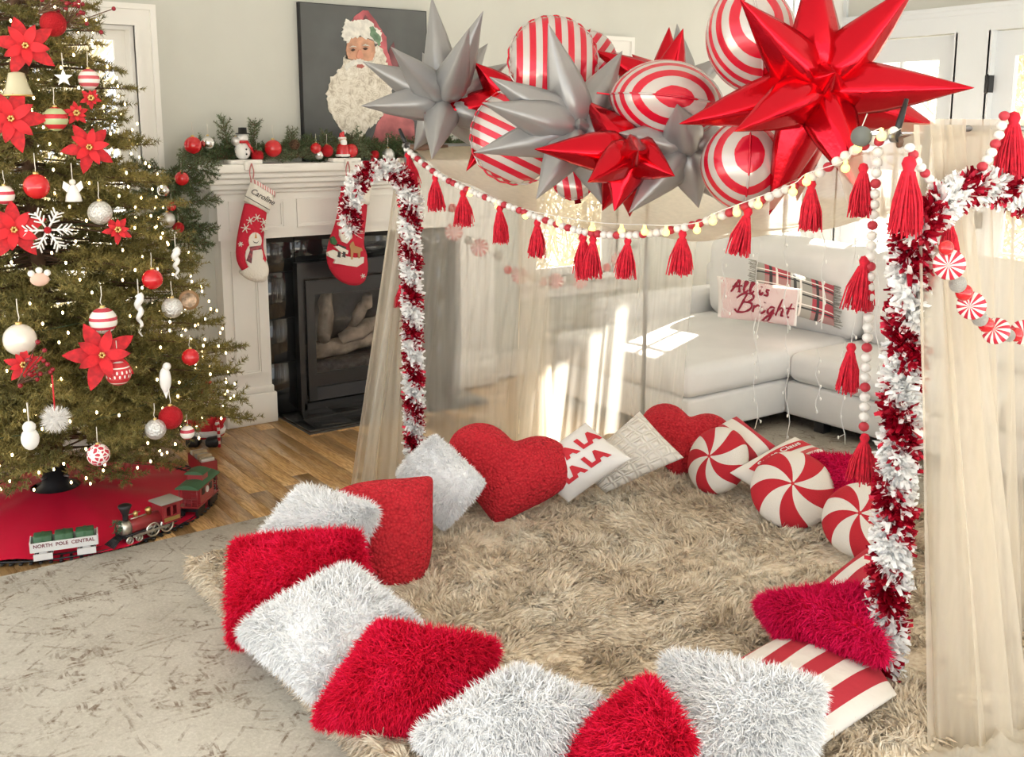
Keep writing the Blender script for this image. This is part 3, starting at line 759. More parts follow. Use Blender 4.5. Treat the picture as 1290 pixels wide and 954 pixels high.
# icicles, bell, snowflake, star, angel, bird, owl, round frame
def small(name, label, px, py, off=.035): p, s = on_tree(px, py, off); return thing(name, label, 'ornament', p, math.atan2(EYEP[1] - p[1], EYEP[0] - p[0]) + PI / 2)
for px, py, L, lb in ((176, 398, .16, 'long twisted white icicle ornament on the tree'), (222, 333, .12, 'short white icicle ornament at the tree edge beside the fireplace')):
    t = small('icicle_ornament', lb, px, py)
    MB().tube([(0.006 * math.sin(i * 1.1), .006 * math.cos(i * 1.1), L * .5 - L * i / 18) for i in range(19)], [.014 * (1 - i / 19) + .002 for i in range(19)], 8).build('icicle', WHITEGLOSS, t)
    MB().tube([(0, 0, L * .5), (0, 0, L * .5 + .06)], .002, 4).build('hanging_loop', CORD, t)
t = small('bell_ornament', 'clear gold-rimmed bell ornament on the upper tree', 22, 108)
MB().lathe([(.008, .05), (.028, .045), (.036, .01), (.05, -.03), (.054, -.035), (.048, -.03), (.03, .01)], sides=18).build('bell', mat('pale_gold_glass', (.62, .58, .42), .15, metal=.3), t)
MB().lathe([(.055, -.038), (.057, -.034), (.052, -.032)], sides=18).build('rim', GOLD, t)
t = small('snowflake_ornament', 'white lacy snowflake ornament with a red centre', 60, 290, .06)
mb = MB()
for k in range(6):
    a = k * PI / 3; d = np.array([math.cos(a), 0, math.sin(a)]); w = np.array([-math.sin(a), 0, math.cos(a)])
    mb.tube([d * .006, d * .075], .004, 5)
    for r_ in (.03, .048, .062):
        for sg in (-1, 1): mb.tube([d * r_, d * (r_ + .02) + w * sg * .02], .003, 4)
mb.build('flake', WHITEGLOSS, t); MB().ball((0, -.004, 0), .013, 0, 10, 8).build('centre_bead', REDGLIT, t)
t = small('star_ornament', 'small white star ornament on the upper tree', 80, 98)
MB().prism([((.034 if i % 2 == 0 else .014) * math.sin(i * PI / 5), (.034 if i % 2 == 0 else .014) * math.cos(i * PI / 5)) for i in range(10)], -.006, .006).build('star', WHITEGLOSS, t)
MB().tube([(0, 0, .03), (0, 0, .09)], .0018, 4).build('hanging_loop', CORD, t)
t = small('angel_ornament', 'small clear white angel ornament on the tree left of the silver bauble', 92, 240)
MB().lathe([(.03, -.04), (.026, -.02), (.012, .015), (.006, .02)], sides=12).build('gown', WHITEGLOSS, t); MB().ball((0, 0, .03), .012, 0, 10, 8).build('head', PEARL, t)
for sg in (-1, 1): MB().prism([(0, .012), (sg * .03, .035), (sg * .036, .01), (sg * .02, -.008)][::sg], .004, .009).build('wing', WHITEGLOSS, t)
MB().tube([(0, 0, .04), (0, 0, .10)], .0018, 4).build('hanging_loop', CORD, t)
t = small('bird_ornament', 'white feathered bird ornament on the lower right of the tree', 208, 475)
MB().ball((0, 0, -.01), (.022, .016, .05), 0, 14, 10).build('body', WHITEGLOSS, t); MB().ball((.008, 0, .04), .016, 0, 10, 8).build('head', WHITEGLOSS, t); MB().prism([(-.012, -.05), (.0, -.085), (.012, -.05)], -.004, .004).build('tail', WHITEGLOSS, t)
t = small('owl_ornament', 'white plush owl ornament on a ribbon over the tree skirt', 38, 553)
MB().ball((0, 0, 0), (.03, .024, .04), 0, 14, 10).build('body', mat('white_felt', (.85, .84, .8), .9), t); MB().ball((0, 0, .042), .022, 0, 12, 8).build('head', MATS['white_felt'], t); MB().tube([(0, 0, .06), (0, 0, .13)], .0025, 4).build('hanging_loop', CORD, t)
t = small('framed_ornament', 'round wooden ornament with a small portrait print at the tree edge', 238, 378)
MB().lathe([(.028, -.006), (.04, -.006), (.04, .006), (.028, .006)], sides=20, axis='y').build('rim', mat('ornament_wood', (.30, .17, .08), .5), t); MB().lathe([(.029, -.0085), (.029, -.0055)], sides=20, axis='y').build('print', mat('sepia_print', (.55, .40, .28), .6, var=.5, vscale=50), t)
t = small('paw_ornament', 'pale pink bear paw ornament on the left of the tree', 50, 352)
MB().ball((0, 0, 0), (.032, .014, .025), 0, 14, 10).build('pad', mat('pale_pink', (.72, .48, .38), .6), t)
for dx, dz in ((-.026, .022), (0, .032), (.026, .022)): MB().ball((dx, 0, dz), .012, 0, 10, 8).build('toe', MATS['white_felt'], t)
# poinsettias
PETAL = mat('velvet_petal', (.55, .010, .018), .7, var=.3, vscale=30)
def petal(L, w, lift):
    V = []; n = 7
    for i in range(n):
        t = i / (n - 1); ww = w * math.sin(PI * min(1, .12 + t * .88)) ** .8 * (1 if t < .98 else .05); y = L * t; h = lift * L * t - .35 * L * t * t
        V += [(-ww, y, h), (0, y, h - .12 * w), (ww, y, h)]
    Fc = []
    for i in range(n - 1):
        a = i * 3; Fc += [(a, a + 1, a + 4, a + 3), (a + 1, a + 2, a + 5, a + 4)]
    return V, Fc
def poinsettia(px, py, size, label, tilt=0):
    p, s = on_tree(px, py, .05); t = thing('poinsettia', label, 'flower', p)
    out = unit(np.array([p[0] - TX, p[1] - TY, .25]) * .5 + unit(EYEP - p) * .6)
    t.rotation_mode = 'QUATERNION'; t.rotation_quaternion = Vector(out).to_track_quat('Z', 'Y')
    L = size * s / F
    for ring, (nn, ll, lift, off) in enumerate(((5, 1.0, .25, tilt), (5, .72, .6, tilt + .6))):
        V, Fc = petal(L * ll, L * .22 * ll, lift); me = MB().add(V, Fc, 0, True).mesh('petal', PETAL)
        for k in range(nn):
            o = link('petal', me, t, (0, 0, .004 * ring)); o.rotation_euler = (rng.uniform(-.15, .15), rng.uniform(-.1, .1), off + 2 * PI * k / nn + rng.uniform(-.12, .12))
    mb = MB()
    for k in range(7): mb.ball((.008 * math.cos(k), .008 * math.sin(k), .012), .006, 0, 6, 5)
    mb.build('stamens', GOLD, t)
for px, py, sz, lb, tl_ in ((32, 58, 40, 'large red velvet poinsettia with gold edges near the tree top', .2), (14, 150, 44, 'broad red velvet poinsettia under the clear bell', .9), (112, 186, 34, 'red velvet poinsettia beside the window edge of the tree', .4),
    (18, 290, 40, 'red velvet poinsettia left of the white snowflake', 0), (148, 290, 19, 'small red poinsettia below the silver bauble', .5), (128, 448, 46, 'wide red velvet poinsettia above the knitted-pattern bauble', .25), (30, 460, 24, 'small red poinsettia under the big pearl bauble', 0), (114, 124, 14, 'small red poinsettia under the pink striped bauble', .7), (96, 143, 16, 'small red bloom right of the green striped bauble', .1)):
    poinsettia(px, py, sz, lb, tl_)
BERRY = MB().ball((0, 0, 0), .0085, 0, 8, 6).mesh('berry', mat('berry_red', (.28, .008, .02), .3))
for px, py, lb in ((66, 4, 'spray of dark red berries at the top of the tree'), (98, 20, 'spray of dark red berries leaning towards the window'), (40, 468, 'short red berry pick low on the left of the tree')):
    p, s = on_tree(px, py, .06); t = thing('berry_spray', lb, 'berries', p); st = MB()
    for k in range(14):
        e = np.array([rng.normal(.02, .035), rng.normal(-.02, .03), rng.normal(.02, .03)]); st.tube([(-.05, 0, -.04), e], .0018, 4); link('berry', BERRY, t, tuple(e))
    st.build('stems', BROWN, t)
# stand, skirt
t = thing('tree_stand', 'black metal tree stand around the christmas tree trunk', 'tree stand', (TX, TY, 0))
MB().lathe([(.02, .03), (.085, .035), (.10, .05), (.09, .065), (.055, .09), (.05, .17), (.045, .17)], sides=20).build('cup', BLACKP, t)
for k in range(4):
    a = k * PI / 2 + .6; MB().tube([(.05 * math.cos(a), .05 * math.sin(a), .13), (.075 * math.cos(a), .075 * math.sin(a), .13)], .006, 6).build('clamp_bolt', METAL, t)
V = []; Fc = []; na, nr = 96, 10; SCX, SCY = .87, 4.49
for j in range(nr + 1):
    q = j / nr
    for i in range(na):
        a = 2 * PI * i / na; R = .10 + (.50 + .018 * math.sin(7 * a) + .012 * math.sin(13 * a + 1)) * q
        cx_ = TX + (SCX - TX) * q; cy_ = TY + (SCY - TY) * q
        zz = .068 * (1 - q) ** 1.4 + .008 + .012 * q * (1 + math.sin(9 * a + 2 * q)) * (1 - q * .6) * max(0, 1)
        V.append((cx_ + R * math.cos(a), cy_ + R * math.sin(a), zz))
for j in range(nr):
    for i in range(na): a = j * na + i; b = j * na + (i + 1) % na; Fc.append((a, a + na, b + na, b))
SKIRT = mat('skirt_satin', (.74, .008, .05), .5, bump=.2, bscale=9)
o = MB().add(V, Fc, 0, True).build('tree_skirt', SKIRT); rebase(o, (TX, TY, 0)); tag(o, 'bright red satin tree skirt spread on the floor under the tree', 'tree skirt')
# ------------------------------------------------------------------ train
TCX, TCY, TRR = .87, 4.50, .585
trk = thing('train_track', 'black toy railway track circling the red tree skirt', 'toy track', (TCX, TCY, 0))
for dr_ in (-.022, .022):
    MB().tube([((TRR + dr_) * math.cos(a), (TRR + dr_) * math.sin(a), .014) for a in np.linspace(0, 2 * PI, 97)[:-1]], .0035, 6, closed=True).build('rail', BLACKP, trk)
me = MB().rbox(-.034, .034, -.006, .006, .004, .011, .001, 1).mesh('sleeper', BLACKP)
for k in range(110):
    a = 2 * PI * k / 110; o = link('sleeper', me, trk, (TRR * math.cos(a), TRR * math.sin(a), 0)); o.rotation_euler = (0, 0, a)
def wagon(name, label, px, py, z=0):
    g = at_z(px, py, .02); a = math.atan2(g[1] - TCY, g[0] - TCX)
    return thing(name, label, 'toy train', (TCX + TRR * math.cos(a), TCY + TRR * math.sin(a), .016), a - PI / 2)   # local +x = clockwise tangent = towards the front
TRED = mat('train_red', (.32, .03, .035), .3, coat=.4); TWHITE = mat('train_white', (.75, .74, .72), .4); TSIL = mat('train_silver', (.65, .62, .55), .3, metal=.9); TGREEN = mat('train_green', (.05, .13, .06), .5)
TTAN = mat('train_tan', (.45, .34, .2), .5, var=.2, vscale=30); TROOF = mat('train_grey_roof', (.38, .37, .33), .5)
def wheel(t, x_, r, m_=TSIL, parts=True):
    for sg in (-1, 1):
        mb = MB().lathe([(r, -.003), (r, .003), (r * .82, .003), (r * .82, -.003)], (x_, sg * .024, r), 20, 0, 'y')
        for k in range(6):
            a = k * PI / 3; mb.tube([(x_, sg * .024, r), (x_ + r * .85 * math.cos(a), sg * .024, r + r * .85 * math.sin(a))], .0018, 4)
        mb.ball((x_, sg * .025, r), r * .2, 0, 8, 6); mb.build('wheel', m_, t)
def truck(t, x_, m_):
    MB().box(x_ - .03, x_ + .03, -.03, -.024, .004, .026).box(x_ - .03, x_ + .03, .024, .03, .004, .026).box(x_ - .012, x_ + .012, -.024, .024, .012, .03).build('bogie', m_, t)
    for dx in (-.018, .018): wheel(t, x_ + dx, .011, BLACKP)
# local +x here points to the engine's front
t = wagon('toy_locomotive', 'red toy steam locomotive with a black chimney and silver wheels', 192, 679)
MB().lathe([(0, -.06), (.026, -.06), (.026, .085), (.02, .09), (0, .09)], (0, 0, .055), 18, 0, 'x').build('boiler', TRED, t)
MB().lathe([(.027, .06), (.0275, .075), (.027, .09), (.012, .094), (0, .095)], (0, 0, .055), 18, 0, 'x').build('smokebox', TSIL, t)
MB().rbox(-.12, .09, -.022, .022, .022, .034, .003, 1).build('chassis', BLACKP, t)
cab = MB().box(-.125, -.055, -.034, .034, .034, .060).box(-.125, -.118, -.034, .034, .06, .105).box(-.062, -.055, -.034, .034, .06, .105)
for sg in (-1, 1):
    for xx in (-.118, -.094, -.069): cab.box(xx, xx + .008, sg * .034 - .002, sg * .034 + .002, .06, .105)
    cab.box(-.125, -.055, sg * .034 - .002, sg * .034 + .002, .095, .105)
cabo = cab.build('cab', TRED, t); MB().rbox(-.135, -.045, -.042, .042, .105, .112, .004, 2).build('cab_roof', TROOF, cabo)
MB().lathe([(.010, .078), (.010, .10), (.017, .118), (.024, .133), (.02, .137), (.008, .138)], (.068, 0, 0), 14).build('chimney', BLACKP, t)
for xx, r_ in ((-.02, .011), (.03, .008)): MB().lathe([(r_, .076), (r_, .09), (r_ * 1.2, .094), (r_ * .7, .102), (0, .105)], (xx, 0, 0), 12).build('dome', GOLD, t)
MB().tube([(.0, -.02, .088), (.06, -.02, .088)], .002, 5).tube([(0, .02, .088), (.06, .02, .088)], .002, 5).build('handrail', TSIL, t)
for xx in (-.075, -.02): wheel(t, xx, .026)
for xx in (.035, .07): wheel(t, xx, .013)
MB().box(-.08, .06, -.031, -.028, .022, .030).box(.03, .06, -.033, -.022, .02, .036).box(-.08, .06, .028, .031, .022, .030).build('drive_rod', TSIL, t)
cw = MB()
for k in range(7): yy = -.028 + k * .0093; cw.tube([(.09, yy * .5, .034), (.135, yy, .006)], .0025, 5)
cw.box(.085, .094, -.028, .028, .026, .036).build('cowcatcher', BLACKP, t)
wr = MB(); cc = np.array([.098, 0, .066])
for k in range(80):
    a = rng.uniform(0, 2 * PI); b = cc + np.array([rng.normal(0, .004), .018 * math.cos(a), .018 * math.sin(a)]) + rng.normal(0, .003, 3); wr.tube([b, b + rng.normal(0, .006, 3)], .0016, 3)
wr.build('wreath', TGREEN, t)
# open wagon
t = wagon('toy_gondola', 'white open toy wagon with lettering carrying three green crates', 82, 708)
MB().box(-.105, .105, -.032, .032, .034, .04).box(-.105, .105, -.034, -.030, .04, .068).box(-.105, .105, .030, .034, .04, .068).box(-.107, -.103, -.034, .034, .036, .072).box(.103, .107, -.034, .034, .036, .072).build('wagon_body', TWHITE, t)
for xx in (-.068, .068): truck(t, xx, TWHITE)
for xx in (-.066, 0, .066): MB().rbox(xx - .029, xx + .029, -.026, .026, .04, .086, .003, 1).box(xx - .004, xx + .004, -.0265, .0265, .04, .0865).build('crate', TGREEN, t)
# caboose
t = wagon('toy_caboose', 'red toy caboose with green roof and ladder on the track bend', 258, 640)
cb = MB().box(-.055, .055, -.030, .030, .036, .095); cb.box(-.085, .085, -.034, .034, .032, .037); cbo = cb.build('caboose_body', TRED, t)
def arch_roof(x0, x1, w, z, h, m_, nm, par):
    n = 8; V = []
    for xx in (x0, x1):
        for k in range(n + 1): yy = -w + 2 * w * k / n; V.append((xx, yy, z + h * (1 - (yy / w) ** 2)))
        for k in range(n + 1): yy = w - 2 * w * k / n; V.append((xx, yy, z - .003))
    m2 = 2 * (n + 1); Fc = [tuple(range(m2))[::-1], tuple(range(m2, 2 * m2))] + [(k, (k + 1) % m2, m2 + (k + 1) % m2, m2 + k) for k in range(m2)]
    return MB().add(V, Fc).build(nm, m_, par, fix=True)
arch_roof(-.088, .088, .040, .098, .012, TGREEN, 'roof', t)
MB().box(-.022, .022, -.026, .026, .105, .128).build('cupola', TRED, t); arch_roof(-.030, .030, .032, .129, .008, TGREEN, 'cupola_roof', t)
for sg in (-1, 1):
    for xx in (-.03, 0.03): MB().box(xx - .010, xx + .010, sg * .0305 - .001, sg * .0305 + .001, .062, .084).build('window', BLACKP, t)
    MB().lathe([(.011, -.001), (.011, .001)], (0, sg * .0315, .07), 16, 0, 'y').build('emblem', TWHITE, t)
for ex in (-.078, .078):
    mb = MB()
    for yy in (-.03, -.01, .01, .03): mb.tube([(ex, yy, .036), (ex, yy, .096 if abs(yy) > .02 else .06)], .0018, 5)
    mb.tube([(ex, -.03, .06), (ex, .03, .06)], .0018, 5)
    for zz in (.05, .066, .08): mb.tube([(ex, .01, zz), (ex, .03, zz)], .0014, 4)
    mb.build('end_railing', TRED, t)
for xx in (-.05, .05): truck(t, xx, BLACKP)
# red goods wagon
t = wagon('toy_goods_wagon', 'dark red toy goods wagon with a pale load behind the caboose', 234, 604)
MB().box(-.08, .08, -.032, .032, .032, .04).box(-.08, .08, -.033, -.029, .04, .085).box(-.08, .08, .029, .033, .04, .085).box(-.08, -.076, -.033, .033, .04, .085).box(.076, .08, -.033, .033, .04, .085).build('wagon_body', TRED, t)
for k in range(5): MB().rbox(-.074 + k * .03, -.048 + k * .03, -.027, .027, .045, .096 + .006 * (k % 2), .004, 2).build('parcel', (TSIL, TTAN, TROOF, TTAN, TSIL)[k], t)
for xx in (-.05, .05): truck(t, xx, BLACKP)
for nm, sc in (('toy_locomotive', 1.12), ('toy_gondola', 1.1), ('toy_caboose', 1.28), ('toy_goods_wagon', 1.15)):
    col.objects[nm].scale = (sc, sc, sc)
# plush figure by the fireplace
p = at_z(262, 556, 0); t = thing('plush_figure', 'small plush figure in a red coat with white beard by the fireplace', 'plush toy', (p[0], p[1], 0), -.6)
PLR = mat('plush_red', (.55, .02, .03), .9, bump=.4, bscale=90); PLW = mat('plush_white', (.85, .83, .8), .95, bump=.8, bscale=120)
MB().lathe([(.0, .03), (.085, .035), (.088, .06), (.07, .12), (.05, .17), (.02, .19), (0, .19)], sides=20).build('coat', PLR, t)
for sg in (-1, 1):
    MB().rbox(sg * .05 - .035, sg * .05 + .035, -.12, -.03, 0, .05, .018, 3).build('boot', BLACKP, t)
    MB().tube([(sg * .05, 0, .165), (sg * .085, -.03, .13), (sg * .075, -.07, .105)], [.024, .024, .02], 10).ball((sg * .072, -.082, .10), .022, 0, 10, 8).build('arm', PLR, t)
MB().lathe([(.089, .045), (.095, .06), (.09, .075)], sides=20).build('coat_trim', PLW, t)
MB().ball((0, -.01, .225), .045, 0, 16, 10).build('head', mat('plush_skin', (.62, .36, .25), .8), t)
MB().ball((0, -.03, .195), (.045, .03, .05), 0, 14, 10).build('beard', PLW, t)
MB().lathe([(.05, .24), (.056, .25), (.05, .262)], sides=18).ball((.05, -.02, .30), .02, 0, 10, 8).build('hat_trim', PLW, t)
MB().tube([(0, 0, .255), (0, 0, .29), (.02, -.01, .315), (.045, -.018, .305)], [.047, .035, .02, .012], 12).build('hat', PLR, t)
CANE = stripe_mat('cane_stripe', (.85, .82, .8), (.6, .02, .04), 180, axis=2, rough=.3)
MB().tube([(.085, -.10, .0), (.085, -.10, .12), (.085, -.115, .14), (.085, -.135, .13)], .008, 8).build('candy_cane', CANE, t)
# ------------------------------------------------------------------ lettering
def text_mesh(s, size, depth=.0006, shear=0.0, spacing=1.0, bold=0.0):
    cu = bpy.data.curves.new('t', 'FONT'); cu.body = s; cu.size = size; cu.extrude = depth; cu.shear = shear; cu.space_character = spacing; cu.offset = bold
    cu.align_x = 'CENTER'; cu.align_y = 'CENTER'
    o = bpy.data.objects.new('t', cu); col.objects.link(o); bpy.context.view_layer.update()
    me = bpy.data.meshes.new_from_object(o.evaluated_get(bpy.context.evaluated_depsgraph_get()))
    bpy.data.objects.remove(o); bpy.data.curves.remove(cu); return me
def lettering(s, size, m_, parent, M, name='lettering', **kw):
    me = text_mesh(s, size, **kw); me.transform(M); me.materials.clear(); me.materials.append(m_); return link(name, me, parent)
gon = [o for o in col.objects if o.name == 'toy_gondola'][0]
INK = mat('dark_ink', (.06, .05, .05), .6)
MT = Matrix(((-1, 0, 0, 0), (0, 0, 1, .0345), (0, 1, 0, .056), (0, 0, 0, 1)))
lettering('NORTH  POLE  CENTRAL', .017, mat('dark_red_ink', (.18, .03, .04), .6), gon, MT, bold=.0003)
loco = [o for o in col.objects if o.name == 'toy_locomotive'][0]
MB().box(-.120, -.058, .0362, .0372, .042, .056).build('nameplate', GOLD, loco)

# ------------------------------------------------------------------ mantel
def vec(p): return np.array(p, float)
SY = 5.05
def stocking(name, label, px, py, spine, mats_):
    """spine: zoom coordinates of (x, y, half width) on the picture, hung in front of the shelf"""
    pass
def zs_(zx, zy, y): p = at_y(280 + zx / 5.61, 200 + zy / 5.61, y); return np.array([p[0], p[2]])
def stocking_body(pts, y0, thick, m_, name, parent, nring=22):
    """pts: (x, z, halfwidth) spine; a soft flattened tube"""
    P = [vec(p) for p in pts]; n = len(P); V = []; Fc = []; k = 16
    for i in range(n):
        t = P[min(i + 1, n - 1)][:2] - P[max(i - 1, 0)][:2]; t = t / np.linalg.norm(t); w = np.array([-t[1], t[0]])
        for j in range(k):
            g = 2 * PI * j / k; c, s = math.cos(g), math.sin(g)
            q = P[i][:2] + w * P[i][2] * c; V.append((q[0], y0 + thick * s * min(1, P[i][2] / .05), q[1]))
    for i in range(n - 1):
        for j in range(k): Fc.append((i * k + j, i * k + (j + 1) % k, (i + 1) * k + (j + 1) % k, (i + 1) * k + j))
    Fc += [tuple(range(k))[::-1], tuple((n - 1) * k + j for j in range(k))]
    o = MB().add(V, Fc, 0, True).build(name, m_, parent, fix=True); o.data.transform(Matrix.Translation(-Vector(parent.location))); return o
def zsp(lst, y):
    out = []
    for (zx, zy, hw) in lst:
        a = zs_(zx, zy, y); b = zs_(zx + hw, zy, y); out.append((a[0], a[1], abs(b[0] - a[0])))
    return out
def smooth_path(pts, m_=4):
    pts = [vec(p) for p in pts]; out = []
    for i in range(len(pts) - 1):
        p0, p1, p2, p3 = pts[max(i - 1, 0)], pts[i], pts[i + 1], pts[min(i + 2, len(pts) - 1)]
        for k in range(m_):
            t = k / m_; out.append(.5 * ((2 * p1) + (-p0 + p2) * t + (2 * p0 - 5 * p1 + 4 * p2 - p3) * t * t + (-p0 + 3 * p1 - 3 * p2 + p3) * t ** 3))
    out.append(pts[-1]); return out
STR = mat('stocking_red', (.60, .015, .045), .85, bump=.5, bscale=140); STW = mat('stocking_cream', (.84, .80, .73), .9, bump=.5, bscale=140); STP = stripe_mat('candy_trim', (.84, .78, .74), (.62, .25, .25), 500, 0, .8)
def applique(parent, name, poly, m_, y0=5.018, d=.004):
    o = MB().prism([tuple(zs_(a, b, y0)) for a, b in poly], y0 - d, y0 + .02).build(name, m_, parent, fix=True); o.data.transform(Matrix.Translation(-Vector(parent.location))); return o
def circ(cx_, cy_, rx, ry=None, n=16): ry = ry or rx; return [(cx_ + rx * math.cos(2 * PI * k / n), cy_ + ry * math.sin(2 * PI * k / n)) for k in range(n)]
def flake(parent, cx_, cy_, r):
    mb = MB(); y0 = 5.016
    for k in range(3):
        a = k * PI / 3 + .2; A_ = zs_(cx_ - r * math.cos(a), cy_ - r * math.sin(a), y0); B_ = zs_(cx_ + r * math.cos(a), cy_ + r * math.sin(a), y0); mb.tube([(A_[0], y0, A_[1]), (B_[0], y0, B_[1])], .0028, 5)
    o = mb.build('snowflake', STW, parent); o.data.transform(Matrix.Translation(-Vector(parent.location)))
# first: cream cuff with a name, snowman picture
p = at_y(318, 232, SY); s1 = thing('christmas_stocking', 'red stocking with cream lettered cuff and snowman picture on the mantel', 'stocking', (p[0], SY, p[2]))
body = smooth_path(zsp([(238, 330, 82), (222, 420, 88), (205, 520, 92), (195, 610, 96), (200, 690, 100), (232, 755, 92), (262, 800, 72), (285, 835, 45), (300, 850, 15)], SY))
stocking_body(body, SY, .032, STR, 'leg', s1)
toe = smooth_path(zsp([(205, 735, 108), (235, 775, 97), (262, 810, 78), (283, 840, 52), (298, 862, 18)], SY)); stocking_body(toe, SY, .0335, STW, 'toe', s1)
cuff = smooth_path(zsp([(285, 205, 98), (262, 262, 102), (238, 322, 98), (234, 340, 92)], SY)); 
def tilted_band(pts4, y0, th, m_, nm, parent):
    A_, B_, C_, D_ = [zs_(a, b, y0) for a, b in pts4]; V = []; Fc = []; n = 10; k = 4
    for sgn in (-1, 1):
        for j in range(k + 1):
            for i in range(n + 1):
                u, v = i / n, j / k; q = (A_ * (1 - u) + B_ * u) * (1 - v) + (D_ * (1 - u) + C_ * u) * v
                V.append((q[0], y0 + sgn * th * (1 - (2 * u - 1) ** 6), q[1]))
    m2 = (n + 1) * (k + 1)
    for s_ in range(2):
        for j in range(k):
            for i in range(n): a = s_ * m2 + j * (n + 1) + i; f = (a, a + 1, a + n + 2, a + n + 1); Fc.append(f if s_ else f[::-1])
    for i in range(n): Fc.append((i, i + 1, m2 + i + 1, m2 + i)); b = k * (n + 1) + i; Fc.append((b + 1, b, m2 + b, m2 + b + 1))
    o = MB().add(V, Fc, 0, True).build(nm, m_, parent, fix=True); o.data.transform(Matrix.Translation(-Vector(parent.location))); return o
cf = tilted_band([(202, 160), (370, 262), (325, 388), (150, 298)], SY, .037, STW, 'cuff', s1)
tilted_band([(200, 138), (380, 245), (372, 275), (198, 165)], SY, .039, STP, 'cuff_trim', s1)
a, b = zs_(232, 240, 5.012), zs_(340, 300, 5.012); ang = math.atan2(b[1] - a[1], b[0] - a[0]); c_ = (a + b) / 2
lettering('Caroline', .040, INK, s1, Matrix.Translation(Vector((c_[0], 5.0115, c_[1])) - Vector(s1.location)) @ Matrix.Rotation(-ang, 4, 'Y') @ Matrix.Rotation(PI / 2, 4, 'X'), shear=.25, bold=.0004)
A_, B_ = zs_(160, 262, 5.012), zs_(335, 362, 5.012); o = MB().tube([(A_[0], 5.012, A_[1]), (B_[0], 5.012, B_[1])], .002, 5).build('cuff_stitching', INK, s1); o.data.transform(Matrix.Translation(-Vector(s1.location)))
for cx_, cy_, r in ((165, 492, 34), (198, 438, 28), (246, 418, 28), (295, 450, 30), (292, 500, 26), (130, 605, 18)): flake(s1, cx_, cy_, r)
applique(s1, 'snowman_body', circ(225, 690, 62, 95) , STW); applique(s1, 'snowman_head', circ(232, 580, 46, 60), STW, 5.0165)
applique(s1, 'snowman_scarf', [(192, 622), (275, 612), (280, 640), (215, 648), (205, 740), (170, 720), (195, 650)], mat('scarf_dark', (.10, .05, .06), .9, c2=(.45, .1, .12), vscale=60), 5.014)
applique(s1, 'snowman_smile', [(215, 580), (225, 596), (245, 598), (258, 580), (245, 592), (228, 590)], INK, 5.0135); applique(s1, 'snowman_nose', [(236, 520), (228, 562), (244, 562)], mat('carrot', (.6, .3, .12), .8), 5.0135)
o = MB().tube(smooth_path([(p[0], SY, 1.425), (p[0] - .012, SY, 1.38), (p[0] - .002, SY, zs_(205, 148, SY)[1] - .01), (p[0] + .010, SY, 1.38), (p[0], SY, 1.425)]), .003, 6).build('hanging_loop', mat('loop_red', (.55, .2, .2), .8), s1); o.data.transform(Matrix.Translation(-Vector(s1.location)))
# second: winter picture, cuff hidden by the tinsel
p = at_y(438, 232, SY); s2 = thing('christmas_stocking', 'red stocking with white-bearded man and reindeer picture in front of the firebox', 'stocking', (p[0], SY, p[2]))
body = smooth_path(zsp([(935, 215, 95), (925, 330, 100), (912, 430, 105), (895, 520, 112), (878, 610, 128), (880, 690, 140), (915, 760, 128), (950, 810, 100), (980, 845, 62), (1000, 862, 20)], SY)); stocking_body(body, SY, .034, STR, 'leg', s2)
tilted_band([(905, 150), (1050, 200), (1040, 330), (862, 285)], SY, .038, STW, 'cuff', s2)
applique(s2, 'snow_bank', [(745, 665), (790, 645), (880, 690), (940, 700), (1000, 695), (998, 735), (950, 765), (880, 755), (830, 745), (790, 740), (800, 715), (750, 690)], STW, 5.015)
applique(s2, 'beard', [(832, 500), (870, 488), (922, 500), (915, 560), (880, 600), (845, 585), (830, 545)], STW, 5.013)
applique(s2, 'hat_pompom', circ(835, 463, 14), STW, 5.015); applique(s2, 'glove', [(768, 565), (790, 550), (812, 590), (798, 612), (775, 600)], mat('felt_green', (.05, .15, .06), .9), 5.015)
applique(s2, 'fur_hem', [(795, 622), (820, 615), (890, 650), (885, 675), (840, 665)], STW, 5.0135); applique(s2, 'belt', [(815, 602), (875, 625), (872, 640), (812, 618)], INK, 5.014)
for a0 in (815, 850): applique(s2, 'boot', [(a0, 655), (a0 + 20, 660), (a0 + 18, 700), (a0 - 8, 690), (a0 + 2, 680)], INK, 5.012)
applique(s2, 'reindeer', [(905, 600), (925, 585), (935, 615), (985, 632), (990, 650), (975, 655), (972, 700), (962, 705), (958, 668), (925, 665), (920, 712), (910, 712), (908, 650), (900, 620)], mat('felt_tan', (.5, .28, .13), .9), 5.012)
for cx_, cy_, r in ((975, 510, 20), (995, 830, 18)): flake(s2, cx_, cy_, r)
o = MB().tube(smooth_path([(p[0] + .005, SY, 1.425), (p[0] - .008, SY, 1.38), (p[0] + .005, SY, zs_(905, 160, SY)[1] - .01), (p[0] + .014, SY, 1.38), (p[0] + .005, SY, 1.425)]), .003, 6).build('hanging_loop', MATS['loop_red'], s2); o.data.transform(Matrix.Translation(-Vector(s2.location)))
